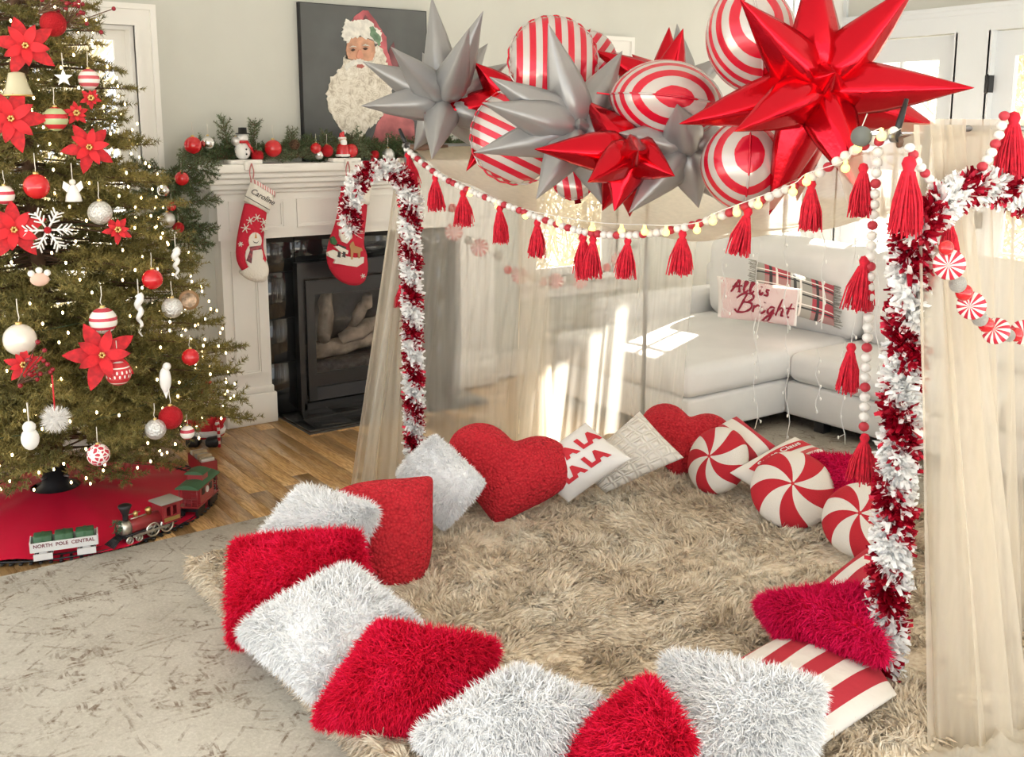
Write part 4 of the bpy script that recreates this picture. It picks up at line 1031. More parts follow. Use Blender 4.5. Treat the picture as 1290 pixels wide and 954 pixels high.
# stocking holders
def holder(px, label):
    q = at_y(px, 203, 5.11); t = thing('stocking_holder', label, 'figurine', (q[0], 5.13, 1.42))
    MB().rbox(-.085, .085, -.055, .055, .0, .022, .006, 2).rbox(-.02, .02, -.075, -.052, -.03, .018, .005, 2).build('weighted_base', WHITE, t); return t
t = holder(308, 'white snowman stocking holder with black hat and red scarf on the mantel')
MB().ball((0, 0, .068), (.042, .038, .048), 0, 18, 12).build('body', WHITEGLOSS, t); MB().ball((.004, 0, .132), .028, 0, 16, 10).build('head', WHITEGLOSS, t)
MB().lathe([(.036, .152), (.037, .157), (.022, .158), (.021, .185), (0, .186)], (.004, 0, 0), 16).build('hat', BLACKP, t)
MB().lathe([(.026, .105), (.033, .112), (.028, .12)], sides=16).tube([(.01, -.035, .115), (.03, -.044, .08), (.045, -.03, .06)], .008, 6).build('scarf', REDGLOSS, t)
for zz in (.05, .075): MB().ball((.006, -.038, zz), .005, 0, 8, 6).build('button', BLACKP, t)
MB().lathe([(.005, 0), (.0, .03)], (.004, -.026, .13), 8, 0, 'y').xform(Matrix.Identity(4)).build('nose', mat('carrot', (.6, .3, .12)), t)
t = holder(434, 'red-coated bearded figurine stocking holder with a round red sack on the mantel')
MB().lathe([(.036, .03), (.040, .045), (.034, .08), (.022, .105), (0, .11)], sides=16).build('coat', REDGLOSS, t); MB().lathe([(.037, .028), (.042, .036), (.038, .046)], sides=16).build('coat_trim', WHITEGLOSS, t)
MB().ball((0, -.004, .118), .021, 0, 12, 8).build('head', mat('figurine_skin', (.65, .40, .28), .4), t); MB().ball((0, -.016, .103), (.02, .014, .024), 0, 12, 8).build('beard', WHITEGLOSS, t)
MB().tube([(0, 0, .128), (.0, .004, .15), (.012, .004, .162)], [.021, .014, .006], 10).build('hat', REDGLOSS, t); MB().lathe([(.021, .122), (.024, .128), (.021, .134)], sides=14).ball((.016, .004, .163), .008, 0, 8, 6).build('hat_trim', WHITEGLOSS, t)
MB().ball((.055, 0, .06), (.036, .034, .038), 0, 16, 10).build('sack', REDGLOSS, t)
for sg in (-1, 1): MB().rbox(sg * .016 - .012, sg * .016 + .012, -.03, .012, .02, .034, .005, 2).build('boot', BLACKP, t)
# garland along the mantel and down its left side
gar = thing('mantel_garland', 'green fir garland along the mantel shelf spilling down its left end', 'garland', (2.1, 5.2, 1.42))
A, B = [], []
def sprig(p, d, L, n=5):
    p = vec(p); d = unit(d); A.append(p); B.append(p + d * L)
    for j in range(n):
        s = p + d * L * (.2 + .65 * j / n); w = unit(np.cross(d, rng.normal(0, 1, 3)))
        for sg in (-1, 1): A.append(s); B.append(s + (w * sg * .7 + d * .7) * L * .32)
for i in range(170):
    xx = rng.uniform(1.74, 3.45); side = rng.choice([-1, 1])
    sprig((xx, 5.20 + rng.uniform(-.05, .05), 1.445), (side * rng.uniform(.4, 1), rng.uniform(-.35, .1), rng.uniform(.05, .75)), rng.uniform(.10, .17))
for px, py, dx, dz, L in ((290, 180, -.25, 1, .20), (318, 175, .1, 1, .16), (275, 190, -.7, .6, .16), (365, 185, .1, 1, .16), (372, 185, .5, .8, .12), (405, 185, .2, 1, .15), (425, 175, .8, .5, .17), (395, 185, -.3, .8, .13)):
    q = at_y(px, py + 12, 5.18); sprig((q[0], 5.18, max(q[2], 1.45)), (dx, -.1, dz), L, 6)
for i in range(46):                                                   # the hanging tail
    t_ = rng.uniform(0, 1); q = at_y(232 - 14 * math.sin(t_ * 3), 205 + 95 * t_, 5.12 + .06 * math.sin(i))
    sprig(q, (rng.uniform(-1, .9), rng.uniform(-.5, .2), rng.uniform(-.8, .25)), rng.uniform(.11, .2))
for px, py, dx, dz in ((225, 280, 1, -.25), (222, 288, .9, -.6), (228, 255, 1, .05), (210, 215, -1, .2), (215, 262, -.7, -.8), (205, 235, -1, -.3)): sprig(at_y(px, py, 5.12), (dx, -.15, dz), .20, 7)
o = link('foliage', needles_mesh('foliage', np.minimum(A, [9, YW - .04, 9]), np.minimum(B, [9, YW - .04, 9]), 700, .022, .0021, NEEDLEG), gar); o.data.transform(Matrix.Translation(-Vector(gar.location))); stuff(o)
mb = MB()
for p, q in zip(A, B): mb.tube([p, q], [.0028, .001], 3, caps=False)
o = mb.build('stems', BROWN, gar); o.data.transform(Matrix.Translation(-Vector(gar.location))); stuff(o)
for px, py, r, m_, lb in (
    (243, 183, 11, REDGLOSS, 'red bauble at the left end of the mantel garland'), (262, 180, 9, SILVER, 'mirrored silver bauble next to the red one at the left mantel end'), (297, 178, 6, SILVERM, 'small silver bauble behind the snowman figurine'),
    (324, 196, 8, REDGLIT, 'dull red bauble behind the snowman figurine base'), (344, 187, 11, REDGLOSS, 'glossy red bauble between snowman and pine cone'), (398, 187, 7, REDGLOSS, 'small red bauble left of the silver cluster by the portrait'), (412, 190, 8, REDGLIT, 'red bauble under the portrait beard left of the figurine'),
    (402, 195, 6, SILVER, 'tiny mirrored bauble in front of two red ones on the mantel'), (472, 195, 6, REDGLIT, 'small red bauble right of the bearded figurine'), (489, 195, 8, SILVERM, 'satin silver bauble near the tent corner on the mantel')):
    q = at_y(px, py, 5.13); ornament(0, 0, r, m_, lb, p=(q[0], 5.13, max(q[2], 1.425 + r * 5 / F)))
for px, py, r, m_, lb in ((229, 225, 9, REDGLOSS, 'red bauble at the top of the hanging garland tail'), (206, 240, 8, SILVER, 'silver bauble on the left of the hanging garland tail'), (216, 260, 6, REDGLOSS, 'small red bauble above the silver one on the garland tail'), (211, 277, 10, SILVERM, 'satin silver bauble on the garland tail'), (225, 287, 7, REDGLIT, 'red bauble under the satin silver one on the garland tail'), (217, 296, 7, WHITEGLOSS, 'white frosted bauble at the garland tail end')):
    q = at_y(px, py, 4.98); ornament(0, 0, r, m_, lb, p=q)
q = at_y(371, 182, 5.12); t = thing('pine_cone', 'brown pine cone in the mantel garland', 'pine cone', q); mb = MB()
for i in range(40):
    a = i * 2.4; zz = -.025 + .05 * i / 40; r_ = .024 * math.sin(PI * (i + 6) / 50); mb.ball((r_ * math.cos(a), r_ * math.sin(a), zz), (.008, .008, .003), 0, 6, 4)
mb.ball((0, 0, 0), (.014, .014, .026), 0, 8, 6).build('cone', BROWN, t)
# ------------------------------------------------------------------ shag mattress
MX0, MX1, MY0, MY1, MZ = 1.06, 3.62, 1.28, 3.48, .085
SHAG = NG('shag_pile', .95); _v = SHAG.coords('Object')
_f = SHAG.math('ADD', SHAG.math('MULTIPLY', SHAG.noise(_v, 5, 4), .55), SHAG.math('MULTIPLY', SHAG.noise(_v, 70, 2), .5))
SHAG.color(SHAG.ramp(_f, [(.34, (.53, .41, .27)), (.52, (.78, .66, .50)), (.70, (.93, .86, .72))])); SHAG.b.inputs['Sheen Weight'].default_value = .3
sm = thing('shag_mat', 'thick tan shaggy floor mat spread under all the pillows', 'floor mat', ((MX0 + MX1) / 2, (MY0 + MY1) / 2, .013))
MLOC = vec(sm.location)
o = MB().rbox(MX0, MX1, MY0, MY1, .013, MZ, .035, 4).build('pad', SHAG.mt, sm); o.data.transform(Matrix.Translation(-Vector(sm.location)))
def field(x, y, s):                                                   # slow combing direction
    return np.sin(2.1 * x * s + 1.3) + np.sin(3.3 * y * s + .7 * x * s) + .6 * np.sin(7.1 * x * s - 5.3 * y * s), np.cos(2.7 * y * s + .4) + np.sin(2.9 * x * s - 1.1 * y * s) + .6 * np.cos(6.3 * y * s + 4.1 * x * s)
n = 190000
P = np.stack([rng.uniform(MX0 + .01, MX1 - .01, n), rng.uniform(MY0 + .01, MY1 - .01, n), np.full(n, MZ - .004)], 1)
fx, fy = field(P[:, 0], P[:, 1], 1.6); gx, gy = field(P[:, 0] * 9, P[:, 1] * 9, 1.0)
CG = .038; ci = np.round((P[:, :2] + .35 * CG * np.stack([gx, gy], 1)) / CG); cc_ = ci * CG + CG * .35 * np.sin(ci[:, ::-1] * 12.9898 + ci * 78.233)
D = np.stack([.55 * fx + .40 * gx - .25, .55 * fy + .40 * gy - .45, np.full(n, .75)], 1)
D[:, :2] += (cc_ - P[:, :2]) * 22
P[:, 2] += .012 * np.sin(5 * P[:, 0] + 2 * np.sin(3 * P[:, 1])) * np.sin(4.4 * P[:, 1] + 1)
ne = 26000
side = rng.integers(0, 4, ne); tt = rng.uniform(0, 1, ne); zz = rng.uniform(.018, MZ, ne)
ex = np.where(side == 0, MX0, np.where(side == 1, MX1, MX0 + (MX1 - MX0) * tt)); ey = np.where(side == 2, MY0, np.where(side == 3, MY1, MY0 + (MY1 - MY0) * tt))
ox = np.where(side == 0, -1., np.where(side == 1, 1., 0)); oy = np.where(side == 2, -1., np.where(side == 3, 1., 0))
P = np.concatenate([P, np.stack([ex - ox * .012, ey - oy * .012, zz], 1)]); D = np.concatenate([D, np.stack([ox, oy, np.full(ne, -.25)], 1) + rng.normal(0, .25, (ne, 3))])
Lf = np.concatenate([np.full(n, .052), np.full(ne, .045)])
me = strands_mesh('pile', P - MLOC, D, Lf, .0036, SHAG.mt, .35, .22); me.vertices.foreach_get
co = np.zeros(len(me.vertices) * 3, np.float32); me.vertices.foreach_get('co', co); co = co.reshape(-1, 3); co[:, 2] = np.maximum(co[:, 2], .002); me.vertices.foreach_set('co', co.ravel())
stuff(link('pile', me, sm))

# ------------------------------------------------------------------ cushions
def heart_r(n=64):
    pts = []
    for i in range(n):
        t = 2 * PI * i / n; x_ = 16 * math.sin(t) ** 3; y_ = 13 * math.cos(t) - 5 * math.cos(2 * t) - 2 * math.cos(3 * t) - math.cos(4 * t); q = np.array((x_ / 16.5, (y_ + 2.5) / 15.0)); e_ = np.array((math.sin(t), math.cos(t) * .92)); pts.append(tuple(q * .68 + e_ * .32))
    return np.array(pts)
HEART = heart_r()
class Cushion:
    """soft cushion spanned by four corner points (world); u right, v up, thickness along the normal"""
    def __init__(s, corners, thick, shape='square', pinch=.02, power=.5, rnd=.07):
        s.rnd = rnd; s.A, s.B, s.C, s.D = [vec(c) for c in corners]; s.th = thick; s.shape = shape; s.pinch = pinch; s.pw = power
        s.c = (s.A + s.B + s.C + s.D) / 4; n_ = np.cross(s.B - s.D, s.A - s.C); n_ = unit(n_)
        if n_ @ (EYEP - s.c) < 0: n_ = -n_
        s.N = n_
    def plane(s, u, v):
        u = np.asarray(u)[..., None]; v = np.asarray(v)[..., None]
        return ((s.D * (1 - u) + s.C * (1 + u)) * (1 - v) + (s.A * (1 - u) + s.B * (1 + u)) * (1 + v)) / 4
    def surf(s, a, b, side):
        a = np.asarray(a, float); b = np.asarray(b, float)
        if s.shape == 'square':
            u = np.sin(a * PI / 2); v = np.sin(b * PI / 2)
            k_ = s.rnd * (u * v) ** 4; uu = u * (1 - s.pinch * (1 - v * v) - k_); vv = v * (1 - s.pinch * (1 - u * u) - k_); h = s.th * np.maximum(0, (1 - u * u) * (1 - v * v)) ** s.pw
            h = h * (1 + .06 * np.sin(5 * u + 1.7) * np.sin(4 * v)) 
        else:                                                          # a = radius 0..1, b = turn 0..1
            r = np.sin(np.clip(a, 0, 1) * PI / 2)
            if s.shape == 'round': uu = r * np.cos(2 * PI * b); vv = r * np.sin(2 * PI * b)
            else:
                k = (b % 1.0) * len(HEART); i0 = np.floor(k).astype(int) % len(HEART); f = k - np.floor(k); q = HEART[i0] * (1 - f)[..., None] + HEART[(i0 + 1) % len(HEART)] * f[..., None]
                uu = q[..., 0] * r; vv = q[..., 1] * r
            h = s.th * np.maximum(0, 1 - r ** 2.6) ** s.pw
        return s.plane(uu, vv) + s.N * (h * side)[..., None], uu, vv
    def mesh(s, name, m_, loc, n=26):
        mb = MB(); V = []; UV = []; Fc = []
        if s.shape == 'square':
            g = np.linspace(-1, 1, n + 1); a, b = np.meshgrid(g, g)
            for side in (1., -1.):
                p, u, v = s.surf(a, b, np.full(a.shape, side)); o = len(V); V += list(p.reshape(-1, 3)); UV += list(np.stack([u, v], -1).reshape(-1, 2))
                for j in range(n):
                    for i in range(n): q = o + j * (n + 1) + i; f = (q, q + 1, q + n + 2, q + n + 1); Fc.append(f if side > 0 else f[::-1])
        else:
            nr, na = 14, 64
            for side in (1., -1.):
                a, b = np.meshgrid(np.linspace(0, 1, nr + 1), np.arange(na) / na, indexing='ij'); p, u, v = s.surf(a, b, np.full(a.shape, side)); o = len(V); V += list(p.reshape(-1, 3)); UV += list(np.stack([u, v], -1).reshape(-1, 2))
                for j in range(nr):
                    for i in range(na): q = o + j * na; i2 = (i + 1) % na; f = (q + i, q + na + i, q + na + i2, q + i2); Fc.append(f if side > 0 else f[::-1])
        mb.add([x_ - loc for x_ in V], Fc, 0, True); mb.uv = UV
        me = mb.mesh(name, m_); bm = bmesh.new(); bm.from_mesh(me); bmesh.ops.remove_doubles(bm, verts=bm.verts[:], dist=.0004); bmesh.ops.recalc_face_normals(bm, faces=bm.faces[:]); bm.to_mesh(me); bm.free()
        return me
    def sample(s, n):
        a = rng.uniform(-1, 1, n); b = rng.uniform(-1, 1, n); side = np.where(rng.uniform(0, 1, n) < .78, 1., -1.)
        if s.shape != 'square': a = np.sqrt(rng.uniform(0, 1, n)); b = rng.uniform(0, 1, n)
        e = 1e-3; p, _, _ = s.surf(a, b, side); p1, _, _ = s.surf(a + e, b, side); p2, _, _ = s.surf(a, b + e, side)
        nn = nrm(np.cross(p1 - p, p2 - p)); out = p - s.c; flip = np.sign((nn * (s.N * side[:, None])).sum(1)); flip[flip == 0] = 1
        return p, nn * flip[:, None], a, b
CZ = []
def quad(*pts): return [vec(p) if isinstance(p, np.ndarray) else at_z(*p) for p in pts]
def fur_cushion(label, pts, thick, m_, m2, nfib=15000, L=.040, group=None):
    thick *= 1.35; c = Cushion(quad(*pts), thick); lo = min(q[2] for q in (c.A, c.B, c.C, c.D)); loc = vec((c.c[0], c.c[1], max(.1, lo - thick * .3)))
    t = thing('fluffy_pillow', label, 'pillow', loc, 0, group)
    link('cushion', c.mesh('cushion', m_, loc), t)
    P, N, a, b = c.sample(nfib); fx, fy = field(P[:, 0] * 3, P[:, 1] * 3, 1.0)
    comb = np.stack([fx * .25, fy * .25, np.full(len(P), -.35)], 1)
    stuff(link('fur', strands_mesh('fur', P - N * .003 - loc, N * .75 + comb, L, .0021, m2, .35, .35), t))
    print('PILLOW', label[:46], 'sides', [round(float(np.linalg.norm(x_ - y_)), 2) for x_, y_ in ((c.A, c.B), (c.B, c.C), (c.C, c.D), (c.D, c.A))])
    return t
def furmat(name, c1, c2, c3):
    g = NG(name, .9); v = g.coords('Object'); f = g.math('ADD', g.math('MULTIPLY', g.noise(v, 9, 3), .5), g.math('MULTIPLY', g.noise(v, 160, 2), .5))
    g.color(g.ramp(f, [(.36, c1), (.5, c2), (.64, c3)])); g.b.inputs['Specular IOR Level'].default_value = .15; return g.mt
FURW = furmat('white_fur', (.88, .88, .88), (.94, .94, .94), (.98, .98, .98)); FURR = furmat('red_fur', (.58, .004, .025), (.76, .008, .045), (.86, .015, .085)); FURM = furmat('magenta_fur', (.60, .004, .05), (.78, .008, .09), (.88, .02, .15))
fur_cushion('white fluffy pillow tucked behind the red fluffy one at the mat corner', [(318, 694, .16), (384, 614, .38), (476, 642, .36), (425, 728, .17)], .055, FURW, FURW)
fur_cushion('red fluffy pillow leaning at the left corner of the shag mat', [(294, 684, .25), (455, 672, .34), (470, 785, .15), (290, 812, .09)], .065, FURR, FURR, 18000)
fur_cushion('white fluffy pillow between the two red ones on the mat side facing the tree', [(302, 796, .14), (440, 716, .33), (530, 790, .24), (398, 882, .11)], .065, FURW, FURW, 18000)
fur_cushion('red fluffy pillow overlapping the white one at the near mat corner', [(478, 788, .30), (626, 812, .28), (590, 925, .12), (398, 908, .12)], .065, FURR, FURR, 19000)
fur_cushion('white fluffy pillow with rounded top on the near mat edge', [(522, 930, .14), (655, 846, .30), (770, 895, .26), (650, 1005, .12)], .07, FURW, FURW, 17000)
fur_cushion('red fluffy pillow wedged between two white ones on the near mat edge', [(706, 975, .12), (822, 858, .34), (872, 935, .27), (770, 1070, .12)], .065, FURR, FURR, 17000)
fur_cushion('large white fluffy pillow resting on the striped cushion', [(836, 826, .27), (1036, 866, .27), (1012, 990, .13), (868, 1000, .12)], .07, FURW, FURW, 20000)
fur_cushion('red fluffy pillow on top of the striped cushion by the near tent post', [(956, 760, .22), (1088, 742, .30), (1118, 832, .20), (985, 800, .16)], .06, FURR, FURM, 13000)
fur_cushion('magenta fluffy pillow behind the peppermint cushions by the sofa', [(1022, 575, .30), (1112, 582, .34), (1118, 656, .15), (1042, 648, .14)], .055, FURM, FURM, 12000)
fur_cushion('light grey white plush pillow standing between the two red heart cushions', [(500, 596, .26), (548, 548, .44), (611, 608, .32), (560, 668, .13)], .06, FURW, FURW, 15000, L=.022)

def plain_cushion(name, label, pts, thick, m_, shape='square', pinch=.05, group=None, power=.5):
    c = Cushion(quad(*pts), thick, shape, pinch, power, .02); lo = min(q[2] for q in (c.A, c.B, c.C, c.D)); loc = vec((c.c[0], c.c[1], max(.1, lo - thick * .3)))
    t = thing(name, label, 'cushion' if name != 'throw_pillow' else 'pillow', loc, 0, group); link('cover', c.mesh('cover', m_, loc), t)
    print('CUSH', label[:46], [round(float(np.linalg.norm(x_ - y_)), 2) for x_, y_ in ((c.A, c.B), (c.B, c.C), (c.C, c.D), (c.D, c.A))])
    return t, c, loc
def on_cushion(t, c, loc, me, m_, name, su, sv, u0, v0, rot=0.0, lift=.003):
    """wrap a flat mesh (x, y) onto the cushion front; su, sv: uv per metre"""
    bm = bmesh.new(); bm.from_mesh(me); bmesh.ops.triangulate(bm, faces=bm.faces[:]); 
    for _ in range(2): bmesh.ops.subdivide_edges(bm, edges=[e for e in bm.edges if e.calc_length() * su > .06], cuts=1)
    for q in bm.verts:
        x_, y_ = q.co.x, q.co.y; x_, y_ = x_ * math.cos(rot) - y_ * math.sin(rot), x_ * math.sin(rot) + y_ * math.cos(rot)
        u, v = max(-.97, min(.97, u0 + x_ * su)), max(-.97, min(.97, v0 + y_ * sv)); a, b = 2 / PI * math.asin(u), 2 / PI * math.asin(v)
        p, _, _ = c.surf(np.array([a]), np.array([b]), np.array([1.0])); q.co = Vector(p[0] + c.N * (lift + q.co.z) - loc)
    bm.to_mesh(me); bm.free(); me.materials.clear(); me.materials.append(m_); return link(name, me, t)
def uv_stripes(name, ca, cb, freq, axis, phase=0.0, rough=.85, bump=True):
    g = NG(name, rough); s_ = g.sep(g.coords('UV')); f = g.math('GREATER_THAN', g.math('SINE', g.math('ADD', g.math('MULTIPLY', s_[axis], freq), phase)), 0.0); g.color(g.mix(f, ca, cb))
    if bump: g.bump(g.noise(g.coords('Object'), 14, 3), .35, .02)
    return g.mt
CREAM = (.84, .80, .74); CRED = (.52, .03, .05)
STC = uv_stripes('striped_canvas', CREAM, CRED, PI * 3.6, 1, 2.2); STC2 = uv_stripes('striped_canvas_b', CREAM, CRED, PI * 2.6, 1, .6)
plain_cushion('striped_cushion', 'flat red and white striped cushion under the white fluffy pillow', [(925, 832, .15), (1058, 760, .13), (1132, 876, .12), (1000, 968, .13)], .045, STC)
plain_cushion('striped_cushion', 'red and white striped cushion below the peppermint cushion by the post', [(1030, 738, .20), (1092, 690, .30), (1150, 735, .24), (1090, 785, .15)], .05, STC2)
SHERPA = NG('red_sherpa', .95); _v = SHERPA.coords('Object'); _vo = SHERPA.n('ShaderNodeTexVoronoi', Scale=95.0); SHERPA.l(_v, _vo.inputs['Vector'])
SHERPA.color(SHERPA.ramp(SHERPA.math('ADD', SHERPA.math('MULTIPLY', _vo.outputs['Distance'], .6), SHERPA.math('MULTIPLY', SHERPA.noise(_v, 8, 3), .4)), [(.2, (.72, .03, .045)), (.6, (.56, .012, .025)), (.9, (.40, .006, .012))])); SHERPA.bump(SHERPA.math('SUBTRACT', 1.0, _vo.outputs['Distance']), .9, .012)
def frame(px, py, z, w, h, lean, roll, yaw=0.0):
    """corner points of a panel facing the camera, leaning back; centre at pixel"""
    c = at_z(px, py, z); back = unit(np.array([c[0] - EYEP[0], c[1] - EYEP[1], 0])); a = yaw
    back = np.array([back[0] * math.cos(a) - back[1] * math.sin(a), back[0] * math.sin(a) + back[1] * math.cos(a), 0]); r_ = np.array([back[1], -back[0], 0])
    u_ = np.array([0, 0, 1.]) * math.cos(lean) + back * math.sin(lean); R_ = r_ * math.cos(roll) + u_ * math.sin(roll); U_ = u_ * math.cos(roll) - r_ * math.sin(roll)
    return [c - R_ * w / 2 + U_ * h / 2, c + R_ * w / 2 + U_ * h / 2, c + R_ * w / 2 - U_ * h / 2, c - R_ * w / 2 - U_ * h / 2]
plain_cushion('heart_cushion', 'red boucle heart cushion standing between the grey white plush and the lettered pillow', [tuple(q) for q in []] or [], .09, SHERPA.mt, 'heart') if False else None
def heart(label, px, py, z, w, h, lean, roll, yaw=0.0, thick=.09):
    c = Cushion(frame(px, py, z, w, h, lean, roll, yaw), thick, 'heart', power=.55); loc = vec((c.c[0], c.c[1], .1)); t = thing('heart_cushion', label, 'cushion', loc); link('cover', c.mesh('cover', SHERPA.mt, loc), t); return t
heart('red boucle heart cushion standing left of the lettered pillow', 639, 597, .25, .52, .42, .45, -.22)
heart('red boucle heart cushion with its point up beside the white plush pillow', 487, 664, .245, .44, .50, .5, 2.25, .25, .08)
heart('red boucle heart cushion in the far mat corner by the sofa', 862, 556, .23, .42, .36, .6, -.2)
# peppermint cushions
def pepper_mat():
    g = NG('peppermint_swirl', .85); s_ = g.sep(g.coords('UV')); an = g.math('ARCTAN2', s_[1], s_[0]); r = g.math('SQRT', g.math('ADD', g.math('MULTIPLY', s_[0], s_[0]), g.math('MULTIPLY', s_[1], s_[1])))
    ph = g.math('ADD', g.math('MULTIPLY', an, 5.0), g.math('MULTIPLY', g.math('POWER', r, 1.6), -2.2)); f = g.math('GREATER_THAN', g.math('SINE', ph), 0.0)
    g.color(g.mix(f, (.83, .79, .72), (.55, .015, .03))); g.bump(g.noise(g.coords('Object'), 260, 2), .7, .004); return g.mt
PEP = pepper_mat()
def pepper(label, px, py, z, r, lean, yaw, roll=0.0):
    c = Cushion(frame(px, py, z, 2 * r, 2 * r, lean, roll, yaw), .062, 'round', power=.5); loc = vec((c.c[0], c.c[1], .1)); t = thing('peppermint_cushion', label, 'cushion', loc); link('cover', c.mesh('cover', PEP, loc), t)
    p0 = c.c + c.N * .061 - loc; MB().ball(p0, .008, 0, 8, 6).build('centre_button', RED, t)
pepper('round peppermint swirl cushion leaning on the far striped pillow', 904, 580, .225, .145, .5, -.7, .3)
pepper('round peppermint swirl cushion facing the mat in the middle of three', 998, 617, .225, .158, .72, .0, .3)
pepper('round peppermint swirl cushion half hidden by the tinsel post', 1086, 655, .225, .140, .72, -.2, .5)
# pillow with letters
WCOT = mat('white_cotton', (.84, .82, .79), .9, bump=.25, bscale=25); REDFELT = mat('red_felt', (.60, .03, .045), .9)
t, c, loc = plain_cushion('throw_pillow', 'white pillow with big red capital letters beside the red heart', [(655, 590, .27), (738, 532, .42), (797, 578, .32), (716, 634, .13)], .06, WCOT)
me = text_mesh('FA LA', .130, .002, bold=.009); on_cushion(t, c, loc, me, REDFELT, 'lettering', 3.9, 4.4, .30, .38, 0)
me = text_mesh('LA LA', .130, .002, bold=.009); on_cushion(t, c, loc, me, REDFELT, 'lettering', 3.9, 4.4, .02, -.34, 0)
# quilted white
QLT = NG('quilted_white', .9); _vo = QLT.n('ShaderNodeTexVoronoi', Scale=3.2, Randomness=.25); _vo.feature = 'DISTANCE_TO_EDGE'; QLT.l(QLT.coords('UV'), _vo.inputs['Vector']); QLT.b.inputs['Base Color'].default_value = (.86, .82, .75, 1)
QLT.bump(QLT.math('SINE', QLT.math('MULTIPLY', _vo.outputs['Distance'], 12.0)), .6, .012)
plain_cushion('throw_pillow', 'cream pillow with raised quilted ovals between lettered pillow and far heart', [(722, 590, .24), (806, 517, .42), (863, 577, .28), (762, 622, .13)], .065, QLT.mt)
plain_cushion('throw_pillow', 'red and white broad striped pillow behind the far peppermint cushion', [(868, 560, .26), (928, 524, .36), (978, 562, .30), (915, 606, .15)], .06, uv_stripes('broad_stripes', CREAM, CRED, PI * 2.3, 0, .9))
_g = NG('banner_cover', .9); _q = _g.sep(_g.coords('UV')); _g.color(_g.mix(_g.math('MULTIPLY', _g.math('LESS_THAN', _q[1], -.15), _g.math('GREATER_THAN', _g.math('SINE', _g.math('MULTIPLY', _q[1], 16.0)), 0.0)), CREAM, (.60, .10, .10))); BANM = _g.mt
t, c, loc = plain_cushion('throw_pillow', 'white pillow with a red scripted banner between two peppermint cushions', [(918, 596, .22), (1002, 550, .34), (1052, 574, .30), (968, 628, .15)], .055, BANM)
bn = bpy.data.meshes.new('banner'); bm = bmesh.new(); bmesh.ops.create_grid(bm, x_segments=16, y_segments=4, size=.5)
for q in bm.verts: q.co.x *= .36; q.co.y = q.co.y * .088 + .016 * math.cos(q.co.x * 10)
bm.to_mesh(bn); bm.free(); on_cushion(t, c, loc, bn, REDFELT, 'banner', 4.6, 6.2, .10, .25, .0, .002)
me = text_mesh('Santa Claus', .060, .0008, shear=.2, bold=.0006); on_cushion(t, c, loc, me, WCOT, 'lettering', 4.6, 6.2, .10, .33, .0, .004)

# ------------------------------------------------------------------ sofa
SOFA = mat('white_upholstery', (.80, .79, .77), .9, bump=.12, bscale=20, var=.03, vscale=4)
SX = 4.33; sy0, sy1 = 3.52, 4.62
sf = thing('sectional_sofa', 'white sectional sofa with a chaise behind the tent', 'sofa', (4.6, 3.4, 0))
def spart(nm, mb, m_=SOFA): o = mb.build(nm, m_, sf); o.data.transform(Matrix.Translation(-Vector(sf.location))); return o
spart('chaise_base', MB().rbox(3.60, 5.05, sy0, sy1, .07, .255, .02, 3)); spart('chaise_cushion', MB().rbox(3.585, 5.05, sy0 - .012, sy1, .258, .43, .055, 4, puff=.02, sub=1))
spart('seat_base', MB().rbox(SX, 5.05, 1.2, sy0 - .006, .07, .255, .02, 3))
for a, b in ((1.2, 2.32), (2.33, sy0 - .016)): spart('seat_cushion', MB().rbox(SX - .015, 5.05, a, b, .258, .42, .055, 4, puff=.02, sub=1))
spart('back_frame', MB().rbox(5.05, 5.30, 1.2, sy1 + .22, .07, .72, .05, 3))
for a, b in ((1.22, 2.32), (2.34, 3.42), (3.44, 4.58)): spart('back_cushion', MB().rbox(4.80, 5.08, a, b, .42, .93, .09, 4, puff=.035, sub=1))
spart('arm', MB().rbox(4.05, 5.30, sy1, sy1 + .22, .07, .56, .06, 4, puff=.01, sub=1))
for xx, yy in ((3.66, 3.6), (3.66, 4.52), (4.40, 1.3), (5.2, 1.3), (5.2, 4.72), (4.38, 3.3)): spart('foot', MB().box(xx - .03, xx + .03, yy - .03, yy + .03, .012 if xx > 0 else 0, .072), BLACKP)
spart('underframe', MB().box(3.68, 5.2, sy0 + .08, sy1 - .05, .045, .072).box(SX + .08, 5.2, 1.28, sy0 + .1, .045, .072), BLACKP)
def leafprint():
    g = NG('red_leaf_print', .9); vo = g.n('ShaderNodeTexVoronoi', Scale=5.5); vo.voronoi_dimensions = '2D'; g.l(g.coords('UV'), vo.inputs['Vector'])
    edge = g.math('GREATER_THAN', g.math('ABSOLUTE', g.sep(g.coords('UV'))[0]), .9)
    f = g.math('MULTIPLY', g.math('GREATER_THAN', g.math('SINE', g.math('MULTIPLY', vo.outputs['Distance'], 30.0)), .45), g.math('SUBTRACT', 1.0, edge)); g.color(g.mix(f, (.84, .78, .74), (.58, .18, .20))); return g.mt
def plaid():
    g = NG('red_grey_plaid', .9); s_ = g.sep(g.coords('UV'))
    def st(a, fq, ph, th): return g.math('GREATER_THAN', g.math('SINE', g.math('ADD', g.math('MULTIPLY', a, fq), ph)), th)
    base = g.mix(st(s_[0], 5.5, 1.0, .1), (.42, .06, .08), (.36, .35, .31)); base = g.mix(g.math('MULTIPLY', st(s_[1], 5.5, .6, .1), .55), base, (.34, .33, .29))
    base = g.mix(g.math('MAXIMUM', st(s_[0], 11, 2.2, .92), st(s_[1], 11, 2.0, .92)), base, (.05, .05, .05)); base = g.mix(g.math('MAXIMUM', st(s_[0], 11, .6, .96), st(s_[1], 11, .4, .96)), base, (.80, .76, .70)); g.color(base); return g.mt
PL = plaid()
